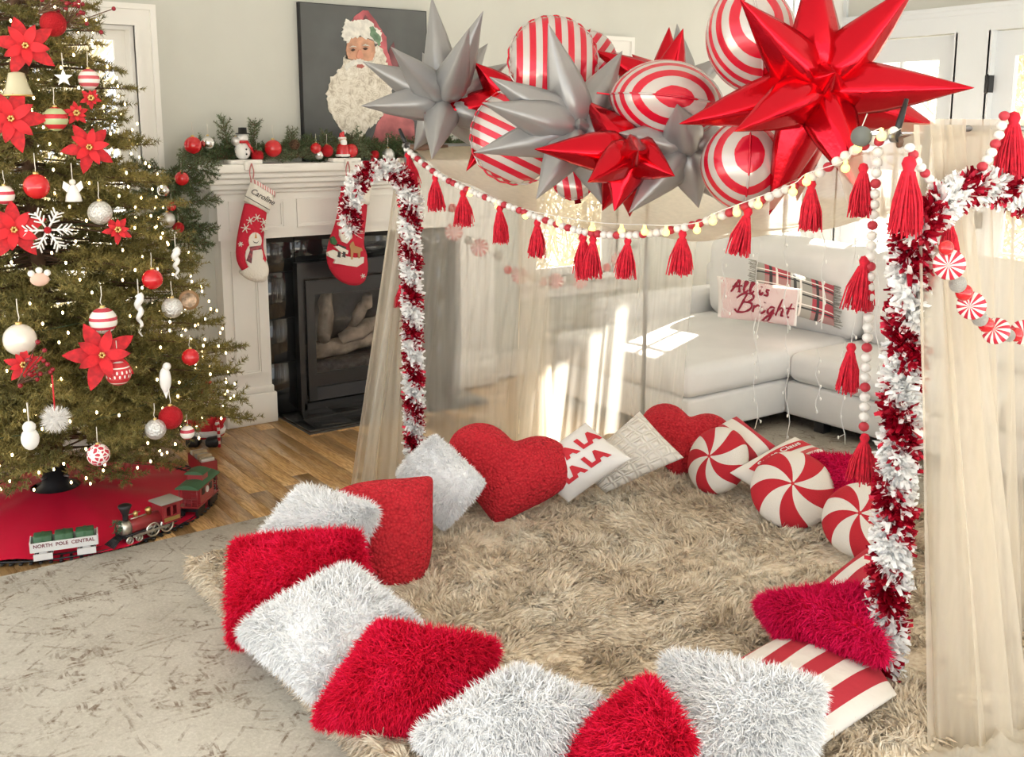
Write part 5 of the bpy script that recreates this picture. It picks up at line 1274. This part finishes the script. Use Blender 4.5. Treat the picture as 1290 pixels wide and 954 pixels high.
def wpts(*pts): return [at_y(a, b, y_) for a, b, y_ in pts]
t, c, loc = plain_cushion('throw_pillow', 'red and grey tartan pillow with fringed ends on the sofa', wpts((951, 328, 3.86), (1052, 360, 3.56), (1052, 412, 3.50), (948, 385, 3.78)), .055, PL)
for e0, e1, sg in ((c.A, c.D, -1), (c.B, c.C, 1)):
    mb = MB()
    for k in range(60): f = k / 59; p = e0 + (e1 - e0) * f; d_ = unit(c.B - c.A) * sg; mb.tube([p - d_ * .01 - loc, p + d_ * rng.uniform(.02, .035) + rng.normal(0, .006, 3) - loc], .002, 3)
    stuff(mb.build('fringe', PL, t))
t, c, loc = plain_cushion('throw_pillow', 'white lumbar pillow with pink leaf print and red script on the sofa', wpts((902, 347, 3.78), (1010, 364, 3.50), (1004, 412, 3.45), (903, 400, 3.72)), .055, leafprint())
SCR = mat('script_red', (.30, .015, .04), .8)
GL = {'A': ([(0, 0), (.22, .5), (.42, 1.02), (.47, .5), (.55, 0)], [(.02, .38), (.3, .42), (.66, .5)]), 'l': ([(0, .25), (.2, .8), (.17, 1.08), (.07, .95), (.05, .2), (.16, 0), (.3, .2)],),
      'i': ([(0, .38), (.03, .05), (.14, .02), (.24, .2)], [(.06, .62), (.07, .64)]), 's': ([(.30, .42), (.14, .46), (.10, .32), (.26, .18), (.2, 0), (0, .04)],),
      'B': ([(.12, -.02), (.18, .5), (.26, .98)], [(-.18, .72), (.1, 1.02), (.5, 1.02), (.62, .8), (.45, .58), (.2, .52)], [(.2, .52), (.6, .5), (.68, .22), (.45, -.02), (.1, -.04), (-.08, .1)]),
      'r': ([(0, .42), (.05, .02)], [(.04, .25), (.14, .42), (.27, .40)]), 'g': ([(.30, .40), (.12, .44), (.0, .22), (.13, .02), (.28, .30), (.27, -.1), (.16, -.48), (-.04, -.42), (.1, -.12), (.36, .12)],),
      'h': ([(.04, 1.0), (.02, .5), (0, 0)], [(.0, .25), (.14, .46), (.26, .36), (.25, .04), (.36, .06)]), 't': ([(.12, .85), (.07, .3), (.10, .02), (.22, .05)], [(-.1, .52), (.12, .55), (.34, .6)])}
def script(word, x0, y0, h, slant=.25, gap=.11):
    mb = MB(); x_ = x0
    for ch in word:
        if ch == ' ': x_ += .28 * h; continue
        wd = max(p[0] for st in GL[ch] for p in st)
        for st in GL[ch]: mb.tube([(x_ + (p[0] + slant * p[1]) * h, y0 + p[1] * h, 0) for p in smooth_path([(a, b, 0) for a, b in st], 5)], [.0045 + .0035 * (k % 7) / 6 for k in range(5 * (len(st) - 1) + 1)], 6)
        x_ += (wd + gap) * h
    return mb.mesh('script', SCR)
on_cushion(t, c, loc, script('All is', -.17, .015, .085), SCR, 'lettering', 4.2, 8.6, 0, .12, 0)
on_cushion(t, c, loc, script('Bright', -.14, -.10, .120), SCR, 'lettering', 4.2, 7.2, 0, .05, 0)
# ------------------------------------------------------------------ tent
P1, P2, P3, P4 = vec((2.12, 3.72, 1.53)), vec((3.42, 3.66, 1.53)), vec((2.45, 1.57, 1.60)), vec((3.75, 1.55, 1.60))
tent = thing('canopy_tent', 'slim grey metal pole frame holding the sheer canopy', 'tent frame', (2.95, 2.65, 0))
def tp(nm, mb, m_=METAL): o = mb.build(nm, m_, tent); o.data.transform(Matrix.Translation(-Vector(tent.location))); return o
for p in (P1, P2, P3, P4):
    tp('post', MB().tube([(p[0], p[1], .012), tuple(p)], .0105, 12)); tp('foot', MB().lathe([(.045, .012), (.045, .018), (.014, .024), (.014, .05)], (p[0], p[1], 0), 16), BLACKP)
for a, b in ((P1, P2), (P3, P4), (P2, P4)): tp('top_rail', MB().tube([a, b], .009, 10))
bead_path = smooth_path([P1 + (0, 0, -.015), (2.156, 3.485, 1.404), (2.218, 3.084, 1.305), (2.277, 2.696, 1.242), (2.333, 2.332, 1.288), (2.392, 1.947, 1.436), (2.421, 1.76, 1.545), (2.44, 1.64, 1.600)], 24)
def arc(path):
    path = np.array(path); d = np.concatenate([[0], np.cumsum(np.linalg.norm(np.diff(path, axis=0), axis=1))])
    return lambda s: np.array([np.interp(s, d, path[:, k]) for k in range(3)]), d[-1]
bpos, blen = arc(bead_path)
# canopy cloth
nu, nv = 40, 90; V = []; Fc = []
for j in range(nv + 1):
    t_ = j / nv; L_ = bpos(blen * t_) + np.array([.012, 0, .012]); R_ = P2 + (P4 - P2) * t_; R_ = R_ - np.array([0, 0, .24 * 4 * t_ * (1 - t_)])
    for i in range(nu + 1):
        u = i / nu; q = L_ * (1 - u) + R_ * u; q = q - np.array([0, 0, .075 * 4 * u * (1 - u) * (4 * t_ * (1 - t_)) ** .5])
        q[2] += .010 * math.sin(26 * u + 5 * math.sin(3.1 * t_)) * math.sin(PI * t_) + .006 * math.sin(40 * t_ + 6 * u)
        V.append(q)
for j in range(nv):
    for i in range(nu): a = j * (nu + 1) + i; Fc.append((a, a + 1, a + nu + 2, a + nu + 1))
o = MB().add(V, Fc, 0, True).build('canopy_cloth', CANOPYM); rebase(o, (2.9, 2.65, 1.3)); tag(o, 'beige sheer canopy cloth sagging across the top of the tent', 'canopy')
def interp_path(pts):
    f, L = arc(pts); return lambda s: f(s * L)
def curtain(name, label, top, bot, ztop, zbot, nf, amp, m_, n=260, k=36, gather=.5, phase=0., spread=None):
    ft, fb_ = interp_path([(p[0], p[1], 0) for p in top]), interp_path([(p[0], p[1], 0) for p in bot]); V = []; Fc = []
    for j in range(k + 1):
        q = j / k
        for i in range(n + 1):
            s = i / n; a = ft(s) * (1 - q) + fb_(s) * q; b = ft(min(1, s + .01)) * (1 - q) + fb_(min(1, s + .01)) * q; c0 = ft(max(0, s - .01)) * (1 - q) + fb_(max(0, s - .01)) * q
            tdir = unit(b - c0); nn = np.array([tdir[1], -tdir[0], 0]); w = math.sin(2 * PI * nf * s + phase + .9 * math.sin(2.2 * q + 7 * s)) + .5 * math.sin(2 * PI * nf * 2.3 * s + 2 * q) + .35 * math.sin(31 * s + 3 * q)
            am = amp * (.45 + .75 * q) * (.55 + .6 * math.sin(9 * s + 1) ** 2)
            zt = ztop(s) if callable(ztop) else ztop; zb = zbot(s) if callable(zbot) else zbot
            p = a + nn * w * am + tdir * .35 * am * math.cos(2 * PI * nf * s); p[2] = zt * (1 - q) + zb * q; V.append(p)
    for j in range(k):
        for i in range(n): a = j * (n + 1) + i; Fc.append((a, a + 1, a + n + 2, a + n + 1))
    o = MB().add(V, Fc, 0, True).build(name, m_); rebase(o, (bot[0][0], bot[0][1], .012)); tag(o, label, 'curtain'); return o
curtain('sheer_curtain', 'sunlit beige sheer curtain hanging along the back of the tent', [P1 + (.0, .02, 0), P2 + (0, .02, 0), (3.47, 3.36, 0)], [(1.98, 3.97), (2.3, 3.80), (2.9, 3.70), (3.36, 3.55), (3.36, 3.34)], lambda s: 1.50 - (.16 * max(0, s - .8) / .2), .02, 9, .028, SHEER)
curtain('sheer_curtain', 'gathered end of the back curtain bunched at the fireplace side post', [P1 + (-.03, .03, 0), P1 + (.06, .05, 0)], [(1.95, 4.00), (2.2, 3.88)], 1.48, .02, 3, .018, SHEERD, 70)
curtain('sheer_curtain', 'narrow gathered fall of sheer cloth in the middle of the back curtain', [(2.72, 3.76), (2.86, 3.76)], [(2.70, 3.78), (2.92, 3.76)], 1.49, .02, 3, .014, SHEERD, 70)
curtain('sheer_curtain', 'dense beige curtain fold hanging beside the near tinsel post', [P3 + (-.055, .01, 0), P3 + (.11, -.04, 0)], [(2.21, 1.30), (2.29, 1.16), (2.49, 1.17)], 1.61, .03, 3.4, .022, SHEERD, 110, phase=1)
curtain('sheer_curtain', 'wide beige sheer curtain over the near side of the tent', [P3 + (-.02, -.015, 0), P4 + (0, -.01, 0)], [(2.50, 1.40), (3.0, 1.46), (3.72, 1.50)], 1.625, .03, 11, .028, SHEERD)
curtain('sheer_curtain', 'short beige swag of canopy cloth looped at the near post top', [bpos(blen * .90) + (.02, 0, 0), P3 + (-.01, .02, 0)], [bpos(blen * .93) + (.04, 0, 0), P3 + (-.01, .03, 0)], lambda s: 1.50 + .09 * s, lambda s: 1.37 - .03 * s, 2.2, .016, SHEERD, 60, 14)
# pooled cloth
n = 150; V = []; Fc = []; C0 = vec((2.62, 1.24, 0))
for j in range(n + 1):
    for i in range(n + 1):
        u, v = i / n * 2 - 1, j / n * 2 - 1; x_ = C0[0] + u * .62; y_ = C0[1] + v * .36
        edge = max(0, 1 - max(abs(u), abs(v)) ** 5); ridge = 0.; amp = .085; fr = 3.2
        for o_ in range(4):
            ridge += amp * (1 - 2 * abs(mnoise.noise(Vector((x_ * fr + .6 * o_ + 1.2 * y_, y_ * fr * 1.25, .7 * o_))))) ** 3; amp *= .5; fr *= 2.1
        z_ = .016 + edge * max(0, .03 + ridge * .75)
        w1 = mnoise.noise(Vector((x_ * 4, y_ * 4, 5.))); w2 = mnoise.noise(Vector((x_ * 4, y_ * 4, 9.)))
        V.append((x_ + .09 * w1, y_ + .09 * w2, max(.014, z_)))
for j in range(n):
    for i in range(n): a = j * (n + 1) + i; Fc.append((a, a + 1, a + n + 2, a + n + 1))
o = MB().add(V, Fc, 0, True).build('pooled_cloth', SHEERD); rebase(o, (2.62, 1.24, .013)); tag(o, 'crumpled heap of beige sheer cloth pooled on the floor beside the mat', 'cloth')

# ------------------------------------------------------------------ tinsel
TINR = mat('tinsel_red', (.46, .006, .03), .25, metal=.6); TINW = mat('tinsel_white', (.92, .92, .91), .35)
def tinsel(label, path, R, pitch, per_m, phase=0.0, duty=-.25):
    f, L = arc(smooth_path(path, 8)); n = int(L * per_m); s = rng.uniform(0, L, n); P = np.array([f(q) for q in s]); T = nrm(np.array([f(min(L, q + .01)) - f(max(0, q - .01)) for q in s]))
    t = thing('tinsel_garland', label, 'garland', path[-1])
    loc = vec(t.location); ref = nrm(np.cross(T, np.tile(UP * .3 + FW, (n, 1)))); bi = np.cross(T, ref); a = rng.uniform(0, 2 * PI, n); Rd = ref * np.cos(a)[:, None] + bi * np.sin(a)[:, None]
    white = np.sin(2 * PI * s / pitch + a + phase) > duty
    D = nrm(Rd + rng.normal(0, .45, (n, 3))); W = nrm(np.cross(D, rng.normal(0, 1, (n, 3)))) * (R * .13); Ln = R * rng.uniform(.65, 1.12, n)
    mid = P + D * (Ln * .55)[:, None]; D2 = nrm(D + rng.normal(0, .7, (n, 3))); tip = mid + D2 * (Ln * .5)[:, None]
    st = P + D * (Ln * .12)[:, None]
    V = np.stack([st - W, st + W, mid + W, mid - W, tip + W * .6, tip - W * .6], 1) - loc
    for nm, msk, m_ in (('white_tinsel', white, TINW), ('red_tinsel', ~white, TINR)):
        v = V[msk].reshape(-1, 3); b = np.arange(msk.sum())[:, None] * 6
        stuff(link(nm, quads_mesh(nm, v, np.concatenate([b + np.array([[0, 1, 2, 3]]), b + np.array([[3, 2, 4, 5]])]), None, m_), t))
    MB().tube([f(q) - loc for q in np.linspace(0, L, 60)], R * .16, 6).build('core_wire', TINW, t)
    return t
tinsel('red and white tinsel garland spiralling down the fireplace side post', [at_y(x_, y_, yy) for x_, y_, yy in ((444, 292, 3.80), (441, 262, 3.80), (452, 228, 3.78), (475, 213, 3.75), (500, 219, 3.72), (517, 250, 3.70))] + [P1 * (1, 1, 0) + (0, -.02, z) for z in (1.2, .9, .6, .35, .2)], .052, .165, 5200)
tinsel('thick red and white tinsel garland spiralling down the near tent post', [P3 * (1, 1, 0) + (-.075, -.03, z) for z in (1.36, 1.1, .8, .5, .25, .11)], .063, .235, 5200, .8)
tinsel('red and white tinsel garland running along the top of the near curtain', [at_y(x_, y_, 1.46) for x_, y_ in ((1158, 292), (1176, 268), (1200, 248), (1230, 236), (1262, 238), (1300, 252), (1340, 262))], .055, .17, 5200, 2.)

# ------------------------------------------------------------------ beads and tassels
BEADW = mat('bead_white', (.80, .78, .75), .55); BEADR = mat('bead_red', (.48, .03, .05), .55); YARN = mat('yarn_red', (.62, .012, .035), .9, var=.2, vscale=80)
bw = MB().ball((0, 0, 0), 1, 0, 12, 8).mesh('bead', BEADW); br = MB().ball((0, 0, 0), 1, 0, 12, 8).mesh('bead', BEADR)
def tassel_meshes(L):
    kn = MB().lathe([(0, 0), (.010, -.004), (.014, -.015), (.010, -.026), (.013, -.034), (.010, -.04)], sides=12).mesh('tassel', YARN)
    mb = MB()
    for k in range(110):
        a = rng.uniform(0, 2 * PI); q = math.sqrt(rng.uniform(.1, 1)); r0, r1 = .011 * q, .034 * q * rng.uniform(.7, 1.2); l_ = L * rng.uniform(.86, 1.06)
        mb.tube([(r0 * math.cos(a), r0 * math.sin(a), -.030), (r1 * .85 * math.cos(a), r1 * .85 * math.sin(a), -.030 - l_ * .5), (r1 * math.cos(a) + rng.normal(0, .004), r1 * math.sin(a) + rng.normal(0, .004), -.03 - l_)], [.0026, .0026, .0018], 4, caps=False)
    return kn, mb.mesh('fringe', YARN)
TK, TF = tassel_meshes(.115)
def add_tassel(parent, p, sc=1.0, rx=0.0):
    o = link('tassel', TK, parent, tuple(vec(p) - vec(parent.location))); o.scale = (sc, sc, sc); o.rotation_euler = (rng.normal(0, .06) + rx, rng.normal(0, .06), rng.uniform(0, 6))
    stuff(link('fringe', TF, o))
def add_bead(parent, p, r, red): o = link('bead', br if red else bw, parent, tuple(vec(p) - vec(parent.location))); o.scale = (r, r, r * .92); return o
t = thing('bead_garland', 'long red and white wooden bead garland with red tassels across the tent front', 'garland', P1)
s = 0; k = 0
while s < blen:
    r = .0135 + .002 * (s / blen); add_bead(t, bpos(s), r, k % 4 == 3 or (k % 7 == 5)); s += r * 1.95; k += 1
MB().tube([q - vec(t.location) for q in bead_path[::4]], .0018, 5).build('thread', CORD, t)
def bead_at_px(px): # nearest path point to a picture column
    best = min(np.linspace(0, blen, 400), key=lambda q: abs(CX + F * ((bpos(q) - EYEP) @ RT) / ((bpos(q) - EYEP) @ FW) - px)); return bpos(best)
for px, sc in ((513, 1.05), (548, 1.0), (584, 1.0), (629, 1.0), (677, .95), (734, 1.1), (747, 1.0), (791, .95), (860, 1.0), (943, 1.0), (1023, 1.0)): add_tassel(t, bead_at_px(px) + (0, 0, -.006), sc)
# hanging strand
hs = [at_x(px, py, 2.43) for px, py in ((1107, 178), (1103, 230), (1098, 300), (1094, 400), (1090, 480), (1088, 545))]
f, L = arc(hs); t = thing('bead_strand', 'vertical strand of red and white wooden beads hanging beside the near post', 'garland', hs[0]); s = 0; k = 0
while s < L: add_bead(t, f(s), .0148, k % 4 == 0); s += .0285; k += 1
MB().tube([f(q) - vec(t.location) for q in np.linspace(0, L, 12)], .0018, 5).build('thread', CORD, t)
for px, py, sc in ((1088, 205, 1.0), (1090, 322, 1.05), (1073, 432, 1.0), (1090, 546, 1.0)): add_tassel(t, at_x(px, py, 2.42), sc)
# strands on the near curtain
t = thing('bead_strand', 'short red and white bead strand with tassels over the near curtain rail', 'garland', at_y(1262, 150, 1.44)); pth = [at_y(px, py, 1.44) for px, py in ((1265, 146), (1258, 172), (1248, 195), (1236, 212))]; f, L = arc(pth); s = 0; k = 0
while s < L: add_bead(t, f(s), .0135, k % 3 == 0); s += .026; k += 1
for px, py in ((1278, 140), ): add_tassel(t, at_y(px, py, 1.43), 1.15)
t = thing('bead_strand', 'bead strand with a large red tassel tied to the near post top', 'garland', at_y(1150, 190, 1.48)); pth = [at_y(px, py, 1.48) for px, py in ((1146, 186), (1156, 205), (1168, 222), (1182, 240))]; f, L = arc(pth); s = 0; k = 0
while s < L: add_bead(t, f(s), .0125, k % 3 == 1); s += .024; k += 1
add_tassel(t, at_y(1146, 196, 1.46), 1.3); add_tassel(t, at_y(1196, 272, 1.46), .7)
t = thing('tassel_string', 'thin string of red tassels on the far side of the fireplace side post', 'garland', at_y(507, 300, 3.80)); MB().tube([at_y(508, yy, 3.80) - vec(t.location) for yy in (220, 320, 430)], .002, 5).build('thread', RED, t)
for yy in (300, 358): add_tassel(t, at_y(505, yy, 3.80), .7)
# peppermint garlands
CANDY = NG('candy_swirl', .25); _s = CANDY.sep(CANDY.coords('Object')); CANDY.color(CANDY.mix(CANDY.math('GREATER_THAN', CANDY.math('SINE', CANDY.math('MULTIPLY', CANDY.math('ARCTAN2', _s[1], _s[0]), 11.0)), 0.1), (.55, .02, .05), (.84, .78, .74)))
cm = MB().ball((0, 0, 0), (1, 1, .5), 0, 22, 10).mesh('candy', CANDY.mt); sbm = MB().ball((0, 0, 0), 1, 0, 14, 10).mesh('bead', mat('silver_glitter', (.62, .61, .58), .4, metal=.5, bump=1, bscale=8)); rbm = MB().ball((0, 0, 0), 1, 0, 14, 10).mesh('bead', REDGLOSS)
def candy_garland(label, pts):
    t = thing('candy_garland', label, 'garland', pts[0][0]); o0 = vec(t.location)
    for p, kd, r in pts:
        o = link('candy' if kd == 'c' else 'bead', {'c': cm, 's': sbm, 'r': rbm}[kd], t, tuple(vec(p) - o0)); o.scale = (r, r, r)
        if kd == 'c': o.rotation_euler = (Vector(EYEP - p) + Vector(rng.normal(0, .5, 3))).to_track_quat('Z', 'Y').to_euler()
    MB().tube([vec(p) - o0 for p, _, _ in pts], .002, 5).build('thread', CORD, t)
def zz5(zx, zy, y_=1.30): return at_y(1060 + zx / 2.578, 130 + zy / 2.578, y_)
candy_garland('garland of peppermint candies with red and silver beads on the near curtain', [(zz5(*a), kd, r) for a, kd, r in (((340, 470), 'r', .017), ((350, 525), 'c', .036), ((378, 588), 's', .02), ((398, 615), 'r', .02), ((422, 658), 'c', .034), ((450, 700), 's', .019), ((470, 720), 'r', .019), ((502, 740), 'c', .034), ((543, 755), 's', .016), ((566, 752), 'r', .018), ((590, 745), 'c', .032))])
BY = 3.86
candy_garland('garland of peppermint candies behind the sheer back curtain', [(at_y(a, b, BY), kd, r) for a, b, kd, r in ((570, 262, 'r', .02), (572, 292, 'c', .042), (590, 303, 's', .02), (604, 312, 'c', .042), (628, 322, 's', .022), (640, 340, 'r', .02), (655, 347, 'c', .042), (672, 351, 's', .022), (684, 355, 'r', .022), (700, 354, 'c', .038), (718, 352, 's', .02), (730, 353, 'c', .042), (748, 346, 's', .02), (764, 337, 'r', .022), (780, 328, 'c', .042), (800, 310, 's', .02))])
# globe lights
gl = thing('globe_lights', 'string of yellow globe lights along the tent front under the beads', 'string lights', bpos(0)); gme = MB().ball((0, 0, 0), .0125, 0, 12, 9).lathe([(.006, .011), (.005, .022), (0, .023)], sides=8).mesh('bulb', GLOBE)
nP = np.array([P3[1] - P1[1], -(P3[0] - P1[0]), 0.])
def on_front(px, py, off=.02): d = ray(px, py); q = P1 - unit(np.array([abs(nP[0]), nP[1] * (-1 if nP[0] < 0 else 1), 0])) * off; s = ((q - EYEP) @ nP) / (d @ nP); return EYEP + d * s
wp = []
for px, py in ((592, 244), (627, 260), (662, 272), (704, 281), (746, 288), (783, 291), (812, 292), (839, 293), (878, 290), (898, 279), (928, 268), (955, 258), (999, 242), (1016, 229), (1065, 212), (1080, 187), (1110, 172)):
    p = on_front(px, py, -.0 if px < 790 else .03); link('bulb', gme, gl, tuple(p - vec(gl.location))); wp.append(p + (0, 0, .023) - vec(gl.location))
MB().tube(smooth_path(wp, 4), .0016, 5).build('wire', WIRE, gl)
# grey felt ball and clamps
p = on_front(1085, 172, .03); t = thing('felt_ball', 'grey felt ball at the near corner of the bead garland', 'ball', p); MB().ball((0, 0, 0), .028, 0, 16, 12).build('ball', mat('grey_felt', (.16, .17, .16), .95), t); MB().tube([(0, 0, .025), (.02, 0, .06)], .002, 4).build('loop', CORD, t)
CLW = mat('clamp_wood', (.16, .09, .06), .6)
def clamp(label, p, d):
    t = thing('spring_clamp', label, 'clamp', p); d = vec(d)
    MB().tube([(0, 0, 0), d * .5, d], [.010, .009, .006], 8).build('handle', BLACKP, t); MB().tube([-d * .15 + RT * .01, RT * .10 - d * .05, RT * .17 - d * .02], [.016, .012, .005], 8).build('jaw', CLW, t)
    MB().lathe([(.016, -.01), (.016, .01)], sides=12, axis='y').build('spring', METAL, t)
clamp('black handled spring clamp on the near tent corner', on_front(1128, 172, .0) , UP * .10 + RT * .03)
clamp('black spring clamp on the tent corner by the mantel', P1 + (0, 0, .0), UP * .07 - RT * .03)
# icicle lights on the sofa side
ic = thing('icicle_lights', 'white wire icicle lights hanging on the sofa side of the tent', 'string lights', (3.55, 2.9, 1.3))
for k, (px, y0, y1) in enumerate(((912, 300, 398), (955, 300, 470), (990, 290, 420), (952, 400, 540), (992, 420, 560), (1037, 285, 415), (1030, 440, 520), (1075, 300, 470), (1062, 430, 560), (1105, 300, 470), (1118, 320, 540))):
    q = [at_x(px + 3 * math.sin(i * 1.3 + k), y0 + (y1 - y0) * i / 10, 3.60) - vec(ic.location) for i in range(11)]; mb = MB().tube(q, .0022, 4)
    bl = MB()
    for i in range(1, 10, 2): e = q[i] + np.array([rng.normal(0, .01), rng.normal(0, .015), -.02]); mb.tube([q[i], e], .0014, 4); bl.ball(e, (.0045, .0045, .009), 0, 6, 4)
    so = mb.build('strand', WIRE, ic); stuff(bl.build('bulbs', mat('icicle_bulb', (.95, .95, .9), .3), so))

# ------------------------------------------------------------------ balloons
FOILR = mat('red_foil', (.58, .008, .022), .17, metal=.85, bump=.12, bscale=30); FOILS = mat('silver_foil', (.33, .33, .335), .34, metal=.45, bump=.06, bscale=30)
FST = stripe_mat('striped_foil', (.56, .52, .50), (.60, .010, .035), 2 * PI / .046, 0, .22, coat=.3); FST.node_tree.nodes['Principled BSDF'].inputs['Metallic'].default_value = .25
def basis(right, up):
    return lambda dx, dy, dz: RT * dx + UP * dy - FW * dz
def star(label, px, py, dist, tips, m_, rb=.055, core=.05):
    c = at_d(px, py, dist); t = thing('star_balloon', label, 'balloon', c); k_ = dist / F
    MB().ball((0, 0, 0), core, 0, 16, 12).build('hub', m_, t)
    for tip in tips:
        tx, ty, tz = tip[:3]; w = tip[3] if len(tip) > 3 else 1.0
        v = RT * (tx - px) * k_ + UP * (py - ty) * k_ - FW * tz; L = np.linalg.norm(v); d = v / L
        prof = ((.02, .35), (.10, .75), (.20, .98), (.30, 1.0), (.45, .86), (.65, .56), (.85, .24), (.97, .06), (1.0, .01))
        a = unit(np.cross(d, FW + UP * .3)); b = np.cross(d, a); V = []; Fc = []; K = 16
        for (s, r) in prof:
            for j in range(K):
                g = 2 * PI * j / K; sq = 1 + .15 * math.cos(4 * g); rr = rb * w * r * sq * (1 + .03 * math.sin(9 * s + j)); V.append(d * L * s + (a * math.cos(g) + b * math.sin(g)) * rr)
        for i in range(len(prof) - 1):
            for j in range(K): Fc.append((i * K + j, i * K + (j + 1) % K, (i + 1) * K + (j + 1) % K, (i + 1) * K + j))
        so = MB().add(V, Fc, 0, True).build('spike', m_, t)
    return t
def round_balloon(label, px, py, dist, rpx, nrm_, stripe, h=.66, pw=.5, cp=1.0):
    c = at_d(px, py, dist); R = rpx * dist / F; t = thing('striped_balloon', label, 'balloon', c)
    n_ = unit(RT * nrm_[0] + UP * nrm_[1] - FW * nrm_[2]); x_ = RT * stripe[0] + UP * stripe[1] - FW * stripe[2]; x_ = unit(x_ - n_ * (x_ @ n_)); y_ = np.cross(n_, x_)
    V = []; Fc = []; nr, na = 14, 72
    for side in (1, -1):
        o = len(V)
        for i in range(nr + 1):
            r = math.sin(i / nr * PI / 2)
            for j in range(na):
                a = 2 * PI * j / na; cr_ = (1 - .03 * cp * (r ** 6) * (1 + math.sin(22 * a))); hh = h * R * max(0, 1 - r * r) ** pw * (1 + .02 * cp * r ** 3 * math.sin(22 * a))
                V.append((R * r * cr_ * math.cos(a), R * r * cr_ * math.sin(a), side * hh))
        for i in range(nr):
            for j in range(na): q = o + i * na; j2 = (j + 1) % na; f = (q + j, q + na + j, q + na + j2, q + j2); Fc.append(f if side > 0 else f[::-1])
    o = MB().add(V, Fc, 0, True).build('foil', FST, t); 
    bm = bmesh.new(); bm.from_mesh(o.data); bmesh.ops.remove_doubles(bm, verts=bm.verts[:], dist=.0005); bm.to_mesh(o.data); bm.free()
    M = Matrix(((x_[0], y_[0], n_[0]), (x_[1], y_[1], n_[1]), (x_[2], y_[2], n_[2]))).to_4x4(); t.rotation_euler = M.to_euler()
    V = [];
    rim = MB().tube([(R * 1.0 * math.cos(a) * (1 + .012 * cp * math.sin(22 * a)), R * math.sin(a) * (1 + .012 * cp * math.sin(22 * a)), 0) for a in np.linspace(0, 2 * PI, 89)[:-1]], .0035, 4, closed=True).build('seam', FST, t)
    MB().box(-.012, .012, -R * 1.22, -R * .97, -.002, .002).build('inflation_tab', FOILR, t)
    return t
star('large glossy red star balloon at the near corner of the canopy', 1028, 112, 3.02, ((915, 22, .18), (1022, -60, .05), (1142, -12, .10), (1150, 8, -.22), (1208, 120, .10), (1212, 158, -.12), (1066, 258, .16), (852, 160, .05), (905, 182, .22), (985, 265, -.15), (960, 55, -.3), (1040, 240, -.3), (1030, 108, .17, .85)), FOILR, .070, .07)
star('matte silver star balloon nearest the bearded portrait', 560, 128, 4.0, ((545, 0, .05), (610, 28, .15), (613, 38, -.2), (525, 46, -.25), (461, 84, .08), (503, 82, .28), (474, 131, -.18), (462, 143, .15), (549, 210, .20), (515, 180, -.2), (640, 72, -.1), (606, 180, -.25), (596, 68, .36), (655, 170, .0)), FOILS, .060, .055)
star('matte silver star balloon in the middle of the cluster', 728, 163, 3.50, ((689, 42, .12), (618, 112, .18), (610, 148, .25), (598, 198, .1), (674, 258, .18), (690, 235, -.15), (762, 262, .0), (790, 50, -.15), (800, 110, -.2), (845, 175, .0), (820, 240, -.1), (728, 163, .10, .62)), FOILS, .064, .05)
star('silver star balloon half hidden under the sideways striped balloon', 862, 185, 3.45, ((788, 272, .1), (860, 110, -.2), (930, 160, -.1), (838, 150, .25), (880, 262, .0), (915, 250, -.1), (775, 175, .12), (800, 120, -.2)), FOILS, .066, .055)
star('red star balloon in front of the silver star at the cluster centre', 795, 192, 3.38, ((672, 197, .15), (734, 240, .22), (772, 268, .05), (838, 232, .20), (762, 262, -.1), (740, 118, -.1), (850, 150, -.2), (800, 268, -.15), (792, 205, .26, .8)), FOILR, .062, .055)
star('red star balloon mostly hidden behind the round striped balloons', 645, 128, 4.05, ((598, 86, .1), (538, 150, .12), (588, 218, .05), (742, 45, .1), (700, 190, .0), (690, 60, -.1)), FOILR, .058, .05)
star('red star balloon peeking above the sideways striped balloon', 838, 110, 3.85, ((843, 34, .0), (855, 45, .1), (800, 60, -.1), (745, 62, .0), (900, 80, -.1), (838, 170, .0)), FOILR, .05, .045)
star('silver star balloon tip behind the sideways striped balloon', 862, 115, 3.95, ((853, 30, .0), (915, 70, .0), (800, 90, -.1), (900, 150, -.1)), FOILS, .05, .045)
round_balloon('round striped foil balloon facing the room with upright stripes', 697, 76, 3.75, 57, (.05, .05, 1), (1, 0, 0), .6)
round_balloon('round striped foil balloon with slanted stripes behind the silver star', 652, 172, 3.85, 60, (-.1, -.1, 1), (.45, .9, 0), .6)
round_balloon('striped foil balloon lying on its side in the cluster', 840, 128, 3.45, 73, (.12, 1, .12), (0, -.1, 1), .70, .62, .15)
round_balloon('tall striped foil balloon standing on edge behind the large red star', 946, 48, 3.22, 72, (1, .15, .10), (0, .1, 1), .78, .62, .15)
round_balloon('striped foil balloon on edge under the large red star', 938, 208, 3.25, 60, (1, -.05, .12), (0, .1, 1), .92, .62, .15)
round_balloon('pale striped foil balloon behind the upright striped one', 745, 72, 4.1, 34, (.3, .1, 1), (.8, -.6, 0), .6)
round_balloon('small striped foil balloon low behind the silver star', 722, 226, 3.9, 26, (0, .1, 1), (1, .2, 0), .6)
